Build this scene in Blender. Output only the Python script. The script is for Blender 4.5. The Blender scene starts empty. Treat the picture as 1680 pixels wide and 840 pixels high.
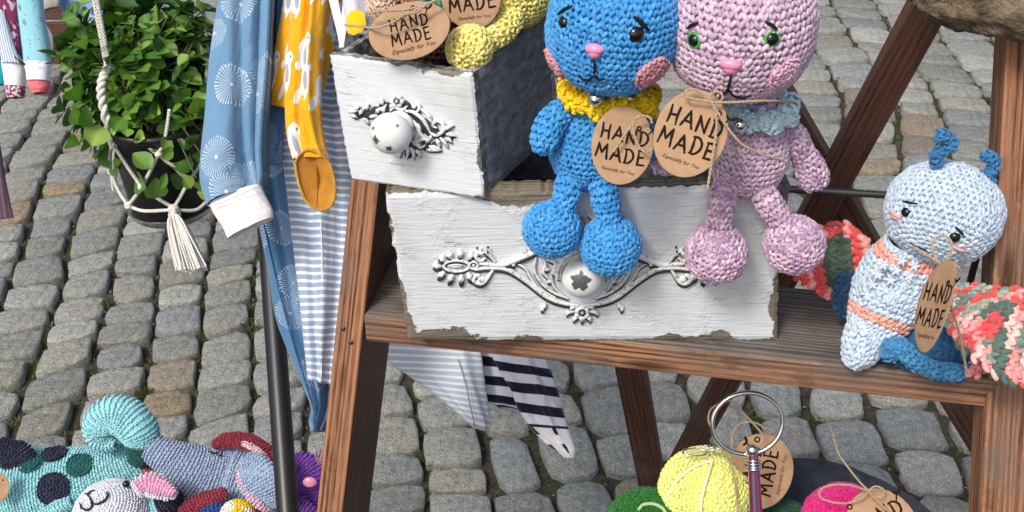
import bpy, bmesh, math, random
import numpy as np
from mathutils import Vector, Matrix

rng = np.random.default_rng(7)
random.seed(7)
S = bpy.context.scene
COL = S.collection

# ---------------------------------------------------------------- camera
CH, PITCH, FPX = 1.63, math.radians(33), 1900.0
cd = bpy.data.cameras.new('camera')
cam = bpy.data.objects.new('camera', cd)
COL.objects.link(cam)
cam.location = (0, 0, CH)
cam.rotation_euler = (math.pi / 2 - PITCH, 0, 0)
cd.sensor_width = 36
cd.lens = FPX / 1680 * 36
cd.clip_start = 0.02
cd.clip_end = 500
S.camera = cam

# ---------------------------------------------------------------- world + sun
SUN_EL, SUN_AZ = 50.0, -34.0       # the sun stands behind the viewer's left shoulder
W = bpy.data.worlds.new('World')
S.world = W
W.use_nodes = True
wn = W.node_tree
bg = wn.nodes['Background']
sky = wn.nodes.new('ShaderNodeTexSky')
sky.sky_type = 'NISHITA'
sky.sun_disc = False
sky.sun_elevation = math.radians(SUN_EL)
sky.sun_rotation = math.radians(180 - SUN_AZ)
sky.air_density = 1.0
sky.dust_density = 5.0
wn.links.new(sky.outputs[0], bg.inputs[0])
bg.inputs[1].default_value = 0.15
sl = bpy.data.lights.new('sun', 'SUN')
sl.energy = 2.0
sl.angle = math.radians(12)
sl.color = (1.0, 0.955, 0.89)
sun = bpy.data.objects.new('sun', sl)
COL.objects.link(sun)
_a = math.radians(SUN_AZ)
_e = math.radians(SUN_EL)
sun_dir = Vector((math.sin(_a) * math.cos(_e), -math.cos(_a) * math.cos(_e), math.sin(_e)))   # towards the sun
sun.rotation_euler = (-sun_dir).to_track_quat('-Z', 'Y').to_euler()
sun.location = sun_dir * 10
S.view_settings.view_transform = 'Standard'
S.view_settings.look = 'None'
S.view_settings.gamma = 1
S.view_settings.exposure = 0.06

# ---------------------------------------------------------------- measuring helpers
cR = np.array([1.0, 0, 0])
cF = np.array([0, math.cos(PITCH), -math.sin(PITCH)])
cU = np.array([0, math.sin(PITCH), math.cos(PITCH)])
C0 = np.array([0, 0, CH])

def ray(px, py):
    return cF + (px - 840) / FPX * cR - (py - 420) / FPX * cU

def at(px, py, d):
    return C0 + d * ray(px, py)

def atY(px, py, Y):
    r = ray(px, py)
    return C0 + r * (Y / r[1])

def atZ(px, py, Z):
    r = ray(px, py)
    return C0 + r * ((Z - CH) / r[2])

def onplane(px, py, p0, n):
    r = ray(px, py)
    return C0 + r * (np.dot(np.array(p0) - C0, n) / np.dot(r, n))

def onball(px, py, c, rad, lift=0.0):
    r = ray(px, py)
    r = r / np.linalg.norm(r)
    oc = C0 - c
    b = np.dot(oc, r)
    q = b * b - (np.dot(oc, oc) - rad * rad)
    t = -b - math.sqrt(max(q, 0))
    p = C0 + r * t
    n = (p - c)
    n = n / np.linalg.norm(n)
    return p + n * lift, n

def unit(v):
    v = np.array(v, float)
    return v / (np.linalg.norm(v) + 1e-12)

def unit_rows(a):
    return a / (np.linalg.norm(a, axis=1)[:, None] + 1e-12)

def lin(r, g, b):
    f = lambda c: (c / 255 / 12.92) if c / 255 <= 0.04045 else ((c / 255 + 0.055) / 1.055) ** 2.4
    return (f(r), f(g), f(b))

def smooth(pts, k=8):
    P = np.array(pts, float)
    if len(P) < 3:
        t = np.linspace(0, 1, k + 1)[:, None]
        return P[0] * (1 - t) + P[-1] * t
    Q = np.vstack([2 * P[0] - P[1], P, 2 * P[-1] - P[-2]])
    out = []
    for i in range(1, len(Q) - 2):
        p0, p1, p2, p3 = Q[i - 1:i + 3]
        for j in range(k):
            t = j / k
            out.append(0.5 * ((2 * p1) + (-p0 + p2) * t + (2 * p0 - 5 * p1 + 4 * p2 - p3) * t * t + (-p0 + 3 * p1 - 3 * p2 + p3) * t ** 3))
    out.append(P[-1])
    return np.array(out)

# ---------------------------------------------------------------- mesh helpers
class MB:
    def __init__(s):
        s.v, s.f, s.n, s.c, s.uv = [], [], 0, [], {}
    def add(s, v, f, mi=0, col=None, uv=None):
        v = np.asarray(v, float).reshape(-1, 3)
        if not isinstance(f, np.ndarray):
            g = {}
            for q in f:
                g.setdefault(len(q), []).append(q)
            fs = [np.array(x) for x in g.values()]
        else:
            fs = [f]
        for x in fs:
            s.f.append((x + s.n, mi))
        s.v.append(v)
        c = np.ones((len(v), 4))
        if col is not None:
            c[:, :3] = col
        s.c.append(c)
        s.uv[s.n] = uv
        s.n += len(v)
        return s

ORG = {}
def link(o, parent=None, M=None):
    COL.objects.link(o)
    if parent is not None:
        o.parent = parent
        L = ORG[parent.name]
    else:
        L = Vector((0, 0, 0))
    if M is not None:
        o.matrix_basis = Matrix.Translation(-L) @ M
    ORG[o.name] = L if parent is not None else Vector(o.location)
    return o

def build(name, mb, mats, parent=None, sm=True, M=None, base=None, local=False):
    V = np.vstack(mb.v)
    if M is None and not local:
        L = np.array(ORG[parent.name]) if parent is not None else (np.array(base) if base is not None else np.zeros(3))
        V = V - L
    me = bpy.data.meshes.new(name)
    me.vertices.add(len(V))
    me.vertices.foreach_set('co', V.ravel())
    tot = np.concatenate([np.full(len(f), f.shape[1]) for f, m in mb.f])
    idx = np.concatenate([f.ravel() for f, m in mb.f])
    mi = np.concatenate([np.full(len(f), m) for f, m in mb.f])
    me.loops.add(len(idx))
    me.loops.foreach_set('vertex_index', idx.astype(np.int32))
    me.polygons.add(len(tot))
    st = np.concatenate([[0], np.cumsum(tot)[:-1]])
    me.polygons.foreach_set('loop_start', st.astype(np.int32))
    me.polygons.foreach_set('loop_total', tot.astype(np.int32))
    me.polygons.foreach_set('material_index', mi.astype(np.int32))
    me.polygons.foreach_set('use_smooth', np.full(len(tot), sm))
    at_ = me.color_attributes.new('Col', 'FLOAT_COLOR', 'POINT')
    at_.data.foreach_set('color', np.vstack(mb.c).ravel())
    if any(u is not None for u in mb.uv.values()):
        UV = np.vstack([(mb.uv[k] if mb.uv[k] is not None else np.zeros((len(v), 2))) for k, v in zip(sorted(mb.uv), mb.v)])
        ul = me.uv_layers.new(name='UVMap')
        ul.data.foreach_set('uv', UV[idx].ravel())
    me.update(calc_edges=True)
    me.validate()
    for m in (mats if isinstance(mats, (list, tuple)) else [mats]):
        me.materials.append(m)
    o = bpy.data.objects.new(name, me)
    COL.objects.link(o)
    if parent is not None:
        o.parent = parent
        ORG[o.name] = ORG[parent.name]
        if M is not None:
            o.matrix_basis = Matrix.Translation(-Vector(ORG[parent.name])) @ M
    else:
        if M is not None:
            o.matrix_basis = M
            ORG[o.name] = M.to_translation()
        elif base is not None:
            o.location = base
            ORG[o.name] = Vector(base)
        else:
            ORG[o.name] = Vector((0, 0, 0))
    return o

def thing(name, label, cat, loc, group=None):
    o = bpy.data.objects.new(name, None)
    o.empty_display_size = 0.05
    COL.objects.link(o)
    o.location = Vector([float(x) for x in loc])
    o['label'] = label
    o['category'] = cat
    if group:
        o['group'] = group
    ORG[o.name] = Vector(o.location)
    return o

def tagit(o, label=None, cat=None, group=None, kind=None):
    if label: o['label'] = label
    if cat: o['category'] = cat
    if group: o['group'] = group
    if kind: o['kind'] = kind
    return o

def frames(P, ref=None):
    T = np.gradient(P, axis=0)
    T /= (np.linalg.norm(T, axis=1)[:, None] + 1e-12)
    A = np.zeros_like(P)
    r = np.array([0, 0, 1.0]) if ref is None else np.array(ref, float)
    if abs(np.dot(r / np.linalg.norm(r), T[0])) > 0.95:
        r = np.array([1.0, 0.2, 0])
    a = r - T[0] * np.dot(r, T[0])
    for i in range(len(P)):
        a = a - T[i] * np.dot(a, T[i])
        a = a / (np.linalg.norm(a) + 1e-12)
        A[i] = a
    return T, A, np.cross(T, A)

def tube(mb, pts, r, n=8, mi=0, col=None, flat=(1, 1), ref=None, cap=True, uv=False):
    P = np.array(pts, float)
    R = np.full(len(P), r) if np.isscalar(r) else np.interp(np.linspace(0, 1, len(P)), np.linspace(0, 1, len(r)), r)
    T, A, B = frames(P, ref)
    th = np.arange(n) * 2 * math.pi / n
    V = (P[:, None, :] + (A[:, None, :] * np.cos(th)[None, :, None] * flat[0] + B[:, None, :] * np.sin(th)[None, :, None] * flat[1]) * R[:, None, None]).reshape(-1, 3)
    i = np.arange(len(P) - 1)[:, None] * n
    j = np.arange(n)[None, :]
    j2 = (j + 1) % n
    F = np.stack([i + j, i + j2, i + n + j2, i + n + j], -1).reshape(-1, 4)
    U = None
    if uv:
        s = np.concatenate([[0], np.cumsum(np.linalg.norm(np.diff(P, axis=0), axis=1))])
        U = np.stack([np.tile(th / 6.28, len(P)), np.repeat(s, n)], -1)
    mb.add(V, F, mi, col, U)
    if cap:
        for k, e in ((0, 0), (len(P) - 1, 1)):
            c = V[k * n:(k + 1) * n]
            tip = P[k] + (T[k] if e else -T[k]) * R[k] * 0.5
            vv = np.vstack([c, tip])
            ff = [(a, (a + 1) % n, n) if e else ((a + 1) % n, a, n) for a in range(n)]
            mb.add(vv, np.array(ff), mi, col, np.zeros((n + 1, 2)) if uv else None)

def ellipsoid(mb, c, r, n=12, m=8, mi=0, col=None, M=None):
    th = np.arange(n) * 2 * math.pi / n
    ph = (np.arange(1, m)) * math.pi / m
    V = [[0, 0, 1]] + [[math.sin(p) * math.cos(t), math.sin(p) * math.sin(t), math.cos(p)] for p in ph for t in th] + [[0, 0, -1]]
    V = np.array(V) * np.array(r if not np.isscalar(r) else (r, r, r))
    if M is not None:
        V = V @ np.array(M).T
    V = V + np.array(c)
    F = [(0, 1 + j, 1 + (j + 1) % n) for j in range(n)]
    for i in range(m - 2):
        for j in range(n):
            a = 1 + i * n
            F.append((a + j, a + n + j, a + n + (j + 1) % n, a + (j + 1) % n))
    a = 1 + (m - 2) * n
    F += [(a + j, len(V) - 1, a + (j + 1) % n) for j in range(n)]
    mb.add(V, F, mi, col)

def basis(n, up=(0, 0, 1)):
    n = unit(n)
    x = np.cross(up, n)
    x = unit(x) if np.linalg.norm(x) > 1e-4 else np.array([1.0, 0, 0])
    return x, np.cross(n, x), n

def mat44(x, y, z, o):
    return Matrix(((x[0], y[0], z[0], o[0]), (x[1], y[1], z[1], o[1]), (x[2], y[2], z[2], o[2]), (0, 0, 0, 1)))

def boxmesh(lx, ly, lz, bev=0.002, seg=2, warp=0.0):
    """box centred on the origin with softened edges"""
    bm = bmesh.new()
    bmesh.ops.create_cube(bm, size=1)
    for v in bm.verts:
        v.co = Vector((v.co.x * lx, v.co.y * ly, v.co.z * lz))
    if bev:
        bmesh.ops.bevel(bm, geom=list(bm.edges), offset=bev, segments=seg, profile=0.6, affect='EDGES')
    V = np.array([v.co[:] for v in bm.verts])
    F = [tuple(v.index for v in f.verts) for f in bm.faces]
    bm.free()
    return V, F

def plank(name, A, B, w, t, side, mat, parent, bev=0.002, shift=(0, 0), top=None):
    """board from A to B; local X runs along it (grain), Y = width (towards side), Z = thickness"""
    A = np.array(A, float); B = np.array(B, float)
    L = np.linalg.norm(B - A)
    x = unit(B - A)
    y = np.array(side, float); y = unit(y - x * np.dot(x, y))
    z = np.cross(x, y)
    c = (A + B) / 2 + y * shift[0] + z * shift[1]
    V, F = boxmesh(L, w, t, bev)
    mb = MB(); mb.add(V, F)
    o = build(name, mb, mat, parent, sm=False, M=mat44(x, y, z, c))
    if top is not None:
        o.data.materials.append(top[0])
        for p in o.data.polygons:
            if Vector(np.array(x) * p.normal[0] + np.array(y) * p.normal[1] + np.array(z) * p.normal[2]).dot(Vector(top[1])) > 0.75:
                p.material_index = 1
    return o

# ---------------------------------------------------------------- material helpers
class NT:
    def __init__(s, name, rough=0.7, spec=0.3):
        s.m = bpy.data.materials.new(name)
        s.m.use_nodes = True
        s.t = s.m.node_tree
        s.b = s.t.nodes['Principled BSDF']
        s.b.inputs['Roughness'].default_value = rough
        s.b.inputs['Specular IOR Level'].default_value = spec
        s.tc = s.t.nodes.new('ShaderNodeTexCoord')
    def n(s, kind, **kw):
        n = s.t.nodes.new('ShaderNode' + kind)
        for k, v in kw.items():
            if k.startswith('_'):
                setattr(n, k[1:], v)
            else:
                n.inputs[k.replace('__', ' ')].default_value = v
        return n
    def l(s, a, b):
        s.t.links.new(a, b)
    def inp(s, name, src):
        if hasattr(src, 'is_linked') or hasattr(src, 'links'):
            s.l(src, s.b.inputs[name])
        else:
            s.b.inputs[name].default_value = src
    def coord(s, scale=(1, 1, 1), out='Object', rot=(0, 0, 0), loc=(0, 0, 0)):
        m = s.n('Mapping')
        m.inputs['Scale'].default_value = scale
        m.inputs['Rotation'].default_value = rot
        m.inputs['Location'].default_value = loc
        s.l(s.tc.outputs[out], m.inputs['Vector'])
        return m.outputs[0]
    def noise(s, vec, scale=5, detail=4, rough=0.55, dist=0):
        n = s.n('TexNoise', Scale=scale, Detail=detail, Roughness=rough, Distortion=dist)
        s.l(vec, n.inputs['Vector'])
        return n.outputs['Fac']
    def math(s, op, a, b=None, c=None, clamp=False):
        n = s.t.nodes.new('ShaderNodeMath')
        n.operation = op
        n.use_clamp = clamp
        for i, x in enumerate((a, b, c)):
            if x is None: continue
            if isinstance(x, (int, float)): n.inputs[i].default_value = x
            else: s.l(x, n.inputs[i])
        return n.outputs[0]
    def ramp(s, fac, stops, interp='LINEAR'):
        n = s.t.nodes.new('ShaderNodeValToRGB')
        n.color_ramp.interpolation = interp
        e = n.color_ramp.elements
        while len(e) < len(stops): e.new(0.5)
        for i, (p, c) in enumerate(stops):
            e[i].position = p
            e[i].color = (c, c, c, 1) if isinstance(c, (int, float)) else (*c, 1)
        s.l(fac, n.inputs[0])
        return n.outputs[0]
    def mix(s, fac, a, b, blend='MIX'):
        n = s.t.nodes.new('ShaderNodeMix')
        n.data_type = 'RGBA'
        n.blend_type = blend
        for i, x in ((0, fac), (6, a), (7, b)):
            if isinstance(x, (int, float)): n.inputs[i].default_value = x if i == 0 else (x, x, x, 1)
            elif isinstance(x, tuple): n.inputs[i].default_value = (*x, 1)
            else: s.l(x, n.inputs[i])
        return n.outputs[2]
    def bump(s, h, strength=0.5, dist=0.001, prev=None):
        n = s.n('Bump', Strength=strength, Distance=dist)
        s.l(h, n.inputs['Height'])
        if prev is not None: s.l(prev, n.inputs['Normal'])
        s.l(n.outputs[0], s.b.inputs['Normal'])
        return n.outputs[0]
    def color(s, c):
        s.inp('Base Color', (*c, 1) if isinstance(c, tuple) else c)

def plain(name, c, rough=0.6, spec=0.4, metal=0.0, bump=0, coat=0):
    t = NT(name, rough, spec)
    n = t.noise(t.coord(), 60, 3)
    t.color(t.mix(t.math('MULTIPLY', n, 0.5), c, tuple(x * 0.72 for x in c)))
    t.b.inputs['Metallic'].default_value = metal
    t.b.inputs['Coat Weight'].default_value = coat
    if bump: t.bump(t.noise(t.coord(), 350, 2), bump, 0.0006)
    return t.m

def m_wood(name, dark, light, grey=0.3, greycol=(0.12, 0.105, 0.095), ring=230, rough=0.62, deep=0.0012):
    t = NT(name, rough, 0.35)
    oi = t.n('ObjectInfo')
    v = t.n('VectorMath', _operation='ADD')
    t.l(t.coord((1, 1, 1)), v.inputs[0])
    cmb = t.n('CombineXYZ')
    t.l(t.math('MULTIPLY', oi.outputs['Random'], 9.0), cmb.inputs[1])
    t.l(t.math('MULTIPLY', oi.outputs['Random'], 3.0), cmb.inputs[0])
    t.l(cmb.outputs[0], v.inputs[1])
    mp = t.n('Mapping')
    mp.inputs['Scale'].default_value = (0.35, 4.0, 4.0)
    t.l(v.outputs[0], mp.inputs[0])
    big = t.noise(mp.outputs[0], 5, 3, 0.6)
    mp2 = t.n('Mapping'); mp2.inputs['Scale'].default_value = (0.010, 1.7, 1.5)
    t.l(v.outputs[0], mp2.inputs[0])
    fine = t.noise(mp2.outputs[0], ring, 3, 0.65)
    mp3 = t.n('Mapping'); mp3.inputs['Scale'].default_value = (0.05, 1.0, 1.0)
    t.l(v.outputs[0], mp3.inputs[0])
    fib = t.noise(mp3.outputs[0], 700, 2, 0.6)
    sep = t.n('SeparateXYZ'); t.l(v.outputs[0], sep.inputs[0])
    rg = t.math('SINE', t.math('ADD', t.math('MULTIPLY', t.math('ADD', sep.outputs[1], t.math('MULTIPLY', sep.outputs[2], 0.7)), ring * 5.0), t.math('MULTIPLY', big, 26)))
    rg = t.math('MULTIPLY', rg, t.ramp(t.noise(t.coord((1.5, 30, 30)), 2.0, 2), [(0.35, 0.2), (0.65, 1.0)]))
    g = t.math('ADD', t.math('MULTIPLY', rg, 0.13), t.math('ADD', t.math('MULTIPLY', fine, 0.68), t.math('MULTIPLY', fib, 0.32)))
    c = t.ramp(g, [(0.32, dark), (0.45, tuple((a + b) / 2 for a, b in zip(dark, light))), (0.58, light), (0.75, tuple(min(1, x * 1.25) for x in light))])
    blot = t.noise(t.coord((3, 8, 8)), 2.5, 4, 0.6)
    c = t.mix(t.ramp(blot, [(0.62 - grey * 0.5, 0.0), (0.82 - grey * 0.3, 0.85)]), c, greycol)
    # knots, dark stains and pale scuffs
    kv = t.n('TexVoronoi', _voronoi_dimensions='3D', _feature='F1', Scale=1.0, Randomness=1.0)
    km = t.n('Mapping'); km.inputs['Scale'].default_value = (5.0, 20, 20); t.l(v.outputs[0], km.inputs[0]); t.l(km.outputs[0], kv.inputs['Vector'])
    c = t.mix(t.ramp(kv.outputs['Distance'], [(0.06, 0.75), (0.16, 0.0)]), c, tuple(x * 0.6 for x in dark))
    st = t.noise(t.coord((9, 22, 22)), 2.0, 5, 0.7)
    c = t.mix(t.ramp(st, [(0.56, 0.0), (0.68, 0.55)]), c, tuple(x * 1.6 for x in dark))
    sc = t.noise(t.coord((25, 60, 60)), 2.0, 5, 0.75)
    c = t.mix(t.ramp(sc, [(0.63, 0.0), (0.70, 0.5)]), c, tuple(min(0.6, x * 1.5 + 0.05) for x in light))
    t.color(c)
    t.bump(g, 0.9, deep)
    return t.m

def m_wool():
    """one yarn material; the colour of each stitch is in the mesh"""
    t = NT('wool_yarn', 0.85, 0.15)
    a = t.n('Attribute', _attribute_name='Col')
    n = t.noise(t.coord(), 420, 2)
    t.color(t.mix(1.0, a.outputs['Color'], t.ramp(n, [(0.3, 0.86), (0.7, 1.08)]), 'MULTIPLY'))
    t.b.inputs['Sheen Weight'].default_value = 0.25
    t.b.inputs['Sheen Roughness'].default_value = 0.5
    t.b.inputs['Subsurface Weight'].default_value = 0.0
    t.bump(t.noise(t.coord(), 1500, 2), 0.5, 0.0005)
    return t.m

MW = m_wool()

def m_paint(name, Wd, Hd, white=(0.70, 0.745, 0.785), chip=0.006, amp=0.03, seed=0.0, under=(0.27, 0.235, 0.175), depth=0.0014):
    """old white paint, chipped to the wood along its edges; UV in metres"""
    t = NT(name, 0.55, 0.35)
    uv = t.n('SeparateXYZ'); t.l(t.tc.outputs['UV'], uv.inputs[0])
    u, v = uv.outputs[0], uv.outputs[1]
    e1 = t.math('MINIMUM', u, t.math('SUBTRACT', Wd, u))
    e2 = t.math('MINIMUM', v, t.math('SUBTRACT', Hd, v))
    e = t.math('MINIMUM', e1, e2)
    uvc = t.coord((1, 1, 1), 'UV', loc=(seed, seed * 0.7, 0))
    n1 = t.noise(uvc, 22, 5, 0.62)
    nl = t.noise(uvc, 9, 2, 0.5)
    k = t.math('ADD', e, t.math('ADD', t.math('MULTIPLY', t.math('SUBTRACT', n1, 0.5), amp * 1.3), t.math('MULTIPLY', t.math('SUBTRACT', nl, 0.47), amp * 2.2)))
    mask = t.ramp(t.math('DIVIDE', k, 0.02), [(chip / 0.02 - 0.05, 1.0), (chip / 0.02 + 0.03, 0.0)])
    nn = t.n('Mapping'); nn.inputs['Scale'].default_value = (0.06, 1, 1); t.l(uvc, nn.inputs[0])
    grain = t.noise(nn.outputs[0], 420, 4, 0.6, 0.3)
    crack = t.ramp(grain, [(0.33, 1.0), (0.41, 0.0)])
    patch = t.ramp(t.noise(uvc, 30, 4, 0.6), [(0.5, 0.0), (0.62, 1.0)])
    smudge = t.ramp(t.noise(uvc, 14, 5, 0.6), [(0.50, 0.0), (0.72, 0.7)])
    c = t.mix(smudge, white, (0.50, 0.51, 0.49))
    c = t.mix(t.math('MULTIPLY', crack, t.math('ADD', 0.30, t.math('MULTIPLY', patch, 0.6))), c, (0.22, 0.23, 0.23))
    wood = t.ramp(t.noise(nn.outputs[0], 300, 3), [(0.3, tuple(x * 0.45 for x in under)), (0.7, under)])
    fl = t.ramp(t.noise(uvc, 75, 4, 0.75), [(0.70, 0.0), (0.715, 1.0)])
    c = t.mix(fl, c, tuple(x * 0.8 for x in under))
    gr = t.noise(nn.outputs[0], 130, 4, 0.7)
    c = t.mix(t.ramp(gr, [(0.60, 0.0), (0.74, 0.45)]), c, (0.36, 0.37, 0.36))
    t.color(t.mix(mask, c, wood))
    flake = t.ramp(t.noise(uvc, 160, 4, 0.7), [(0.4, 0), (0.7, 1)])
    h = t.math('ADD', t.math('MULTIPLY', grain, 0.7), t.math('ADD', t.math('MULTIPLY', t.math('SUBTRACT', 1.0, mask), 0.9), t.math('MULTIPLY', t.math('MULTIPLY', flake, patch), 0.7)))
    t.bump(h, 0.9, depth)
    return t.m

def m_cloth(name, fn, weave=900, rough=0.85, sheen=0.3, rib=0):
    t = NT(name, rough, 0.2)
    t.color(fn(t))
    t.b.inputs['Sheen Weight'].default_value = sheen
    n = t.noise(t.coord((1, 1, 1), 'UV'), weave, 2)
    w = t.noise(t.coord((1, 0.5, 1), 'UV'), 28, 3)
    h = t.math('ADD', t.math('MULTIPLY', n, 0.22), t.math('MULTIPLY', w, 1.0))
    w2 = t.noise(t.coord((1.6, 0.7, 1), 'UV', rot=(0, 0, 0.6)), 55, 3, 0.6, 0.5)
    h = t.math('ADD', h, t.math('MULTIPLY', w2, 0.7))
    if rib:
        s_ = t.n('SeparateXYZ'); t.l(t.tc.outputs['UV'], s_.inputs[0])
        h = t.math('ADD', h, t.math('MULTIPLY', t.math('SINE', t.math('MULTIPLY', s_.outputs[0], 6.28 / 0.0024)), 0.16))
    t.bump(h, 0.8, 0.0035)
    return t.m

def stripes(a, b, period, duty, axis=1):
    def f(t):
        s = t.n('SeparateXYZ'); t.l(t.tc.outputs['UV'], s.inputs[0])
        n = t.noise(t.coord((1, 1, 1), 'UV'), 9, 2)
        y = t.math('ADD', s.outputs[axis], t.math('MULTIPLY', n, period * 0.25))
        fr = t.math('FRACT', t.math('DIVIDE', y, period))
        k = t.ramp(fr, [(0.0, 0.0), (0.03, 1.0), (duty, 1.0), (duty + 0.03, 0.0)])
        return t.mix(k, a, b)
    return f

def dandelion(base, ink, cell=0.062, nrays=18):
    def f(t):
        uv = t.coord((1 / cell, 1 / cell, 1), 'UV')
        vo = t.n('TexVoronoi', _voronoi_dimensions='2D', _feature='F1', Scale=1.0, Randomness=0.85)
        t.l(uv, vo.inputs['Vector'])
        d = t.n('VectorMath', _operation='SUBTRACT')
        t.l(uv, d.inputs[0]); t.l(vo.outputs['Position'], d.inputs[1])
        s = t.n('SeparateXYZ'); t.l(d.outputs[0], s.inputs[0])
        ang = t.math('ARCTAN2', s.outputs[1], s.outputs[0])
        r = vo.outputs['Distance']
        jit = t.noise(uv, 7, 3)
        ry = t.math('ABSOLUTE', t.math('SINE', t.math('ADD', t.math('MULTIPLY', ang, nrays), t.math('MULTIPLY', jit, 5.0))))
        line = t.math('GREATER_THAN', ry, t.math('SUBTRACT', 0.97, t.math('MULTIPLY', r, 0.18)))
        core = t.math('LESS_THAN', r, 0.035)
        tip = t.math('MULTIPLY', t.math('GREATER_THAN', r, 0.33), t.math('GREATER_THAN', ry, 0.70))
        k = t.math('MAXIMUM', t.math('MAXIMUM', line, core), tip)
        edge = t.math('ADD', r, t.math('MULTIPLY', jit, 0.14))
        cs = t.n('SeparateXYZ'); t.l(vo.outputs['Color'], cs.inputs[0])
        k = t.math('MULTIPLY', k, t.math('LESS_THAN', edge, t.math('ADD', 0.34, t.math('MULTIPLY', cs.outputs[0], 0.15))))
        k = t.math('MULTIPLY', k, t.math('ADD', 0.45, t.math('MULTIPLY', t.noise(uv, 3.0, 3), 0.95)), None, True)
        hz = t.noise(uv, 1.3, 3)
        b = t.mix(hz, base, tuple(min(1, x * 1.18) for x in base))
        return t.mix(t.math('MULTIPLY', k, 0.80), b, ink)
    return f

def birds(base=lin(236, 172, 20), cell=0.031, wing=(0.36, 0.37, 0.42)):
    def f(t):
        uv = t.coord((1 / cell, 0.62 / cell, 1), 'UV', rot=(0, 0, 0.18))
        vo = t.n('TexVoronoi', _voronoi_dimensions='2D', _feature='F1', Scale=1.0, Randomness=0.7)
        t.l(uv, vo.inputs['Vector'])
        d = t.n('VectorMath', _operation='SUBTRACT')
        t.l(uv, d.inputs[0]); t.l(vo.outputs['Position'], d.inputs[1])
        s = t.n('SeparateXYZ'); t.l(d.outputs[0], s.inputs[0])
        x, y = s.outputs[0], s.outputs[1]
        def ell(cx, cy, a, b, k=0.0):
            xx = t.math('DIVIDE', t.math('ADD', t.math('SUBTRACT', x, cx), t.math('MULTIPLY', y, k)), a)
            yy = t.math('DIVIDE', t.math('SUBTRACT', y, cy), b)
            return t.math('LESS_THAN', t.math('ADD', t.math('MULTIPLY', xx, xx), t.math('MULTIPLY', yy, yy)), 1.0)
        body = t.math('MAXIMUM', ell(0, 0.02, 0.24, 0.36, 0.15), t.math('MAXIMUM', ell(0.08, 0.3, 0.17, 0.15), ell(-0.12, -0.36, 0.10, 0.2, -0.35)))
        w = ell(0.05, -0.02, 0.11, 0.20, 0.3)
        n = t.noise(uv, 2, 2)
        c = t.mix(n, base, tuple(x * 0.86 for x in base))
        c = t.mix(body, c, (0.80, 0.79, 0.80))
        c = t.mix(w, c, wing)
        c = t.mix(ell(0.13, 0.33, 0.03, 0.03), c, (0.03, 0.03, 0.04))
        c = t.mix(ell(0.32, -0.3, 0.05, 0.14, -0.5), c, (0.75, 0.75, 0.78))
        return c
    return f

# ---------------------------------------------------------------- crochet
_th = np.arange(6) * math.pi / 3
def _lobe(lod):
    if lod == 0:
        V = np.array([[0, 0, 1.0]] + [[math.cos(a), math.sin(a), 0] for a in (0, 1.57, 3.14, 4.71)] + [[0, 0, -1]])
        F = [(0, 1 + j, 1 + (j + 1) % 4) for j in range(4)] + [(5, 1 + (j + 1) % 4, 1 + j) for j in range(4)]
        return V, np.array(F)
    V, F = [[0, 0, 1.0]], []
    for z, r in ((0.62, 0.78), (-0.0, 1.0), (-0.62, 0.78)):
        V += [[r * math.cos(a), r * math.sin(a), z] for a in _th]
    V.append([0, 0, -1.0])
    F += [(0, 1 + j, 1 + (j + 1) % 6) for j in range(6)]
    for i in range(2):
        for j in range(6):
            a = 1 + i * 6; j2 = (j + 1) % 6
            F += [(a + j, a + 6 + j, a + 6 + j2), (a + j, a + 6 + j2, a + j2)]
    F += [(13 + j, 19, 13 + (j + 1) % 6) for j in range(6)]
    return np.array(V), np.array(F)
LOBE = {0: _lobe(0), 1: _lobe(1)}

def const(c, c2=None):
    c = np.array(c)
    def f(t, phi, k):
        out = np.tile(c, (len(phi), 1))
        if c2 is not None:
            m = rng.random(len(phi))[:, None]
            out = out * (1 - m) + np.array(c2) * m
        return out
    return f

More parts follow.
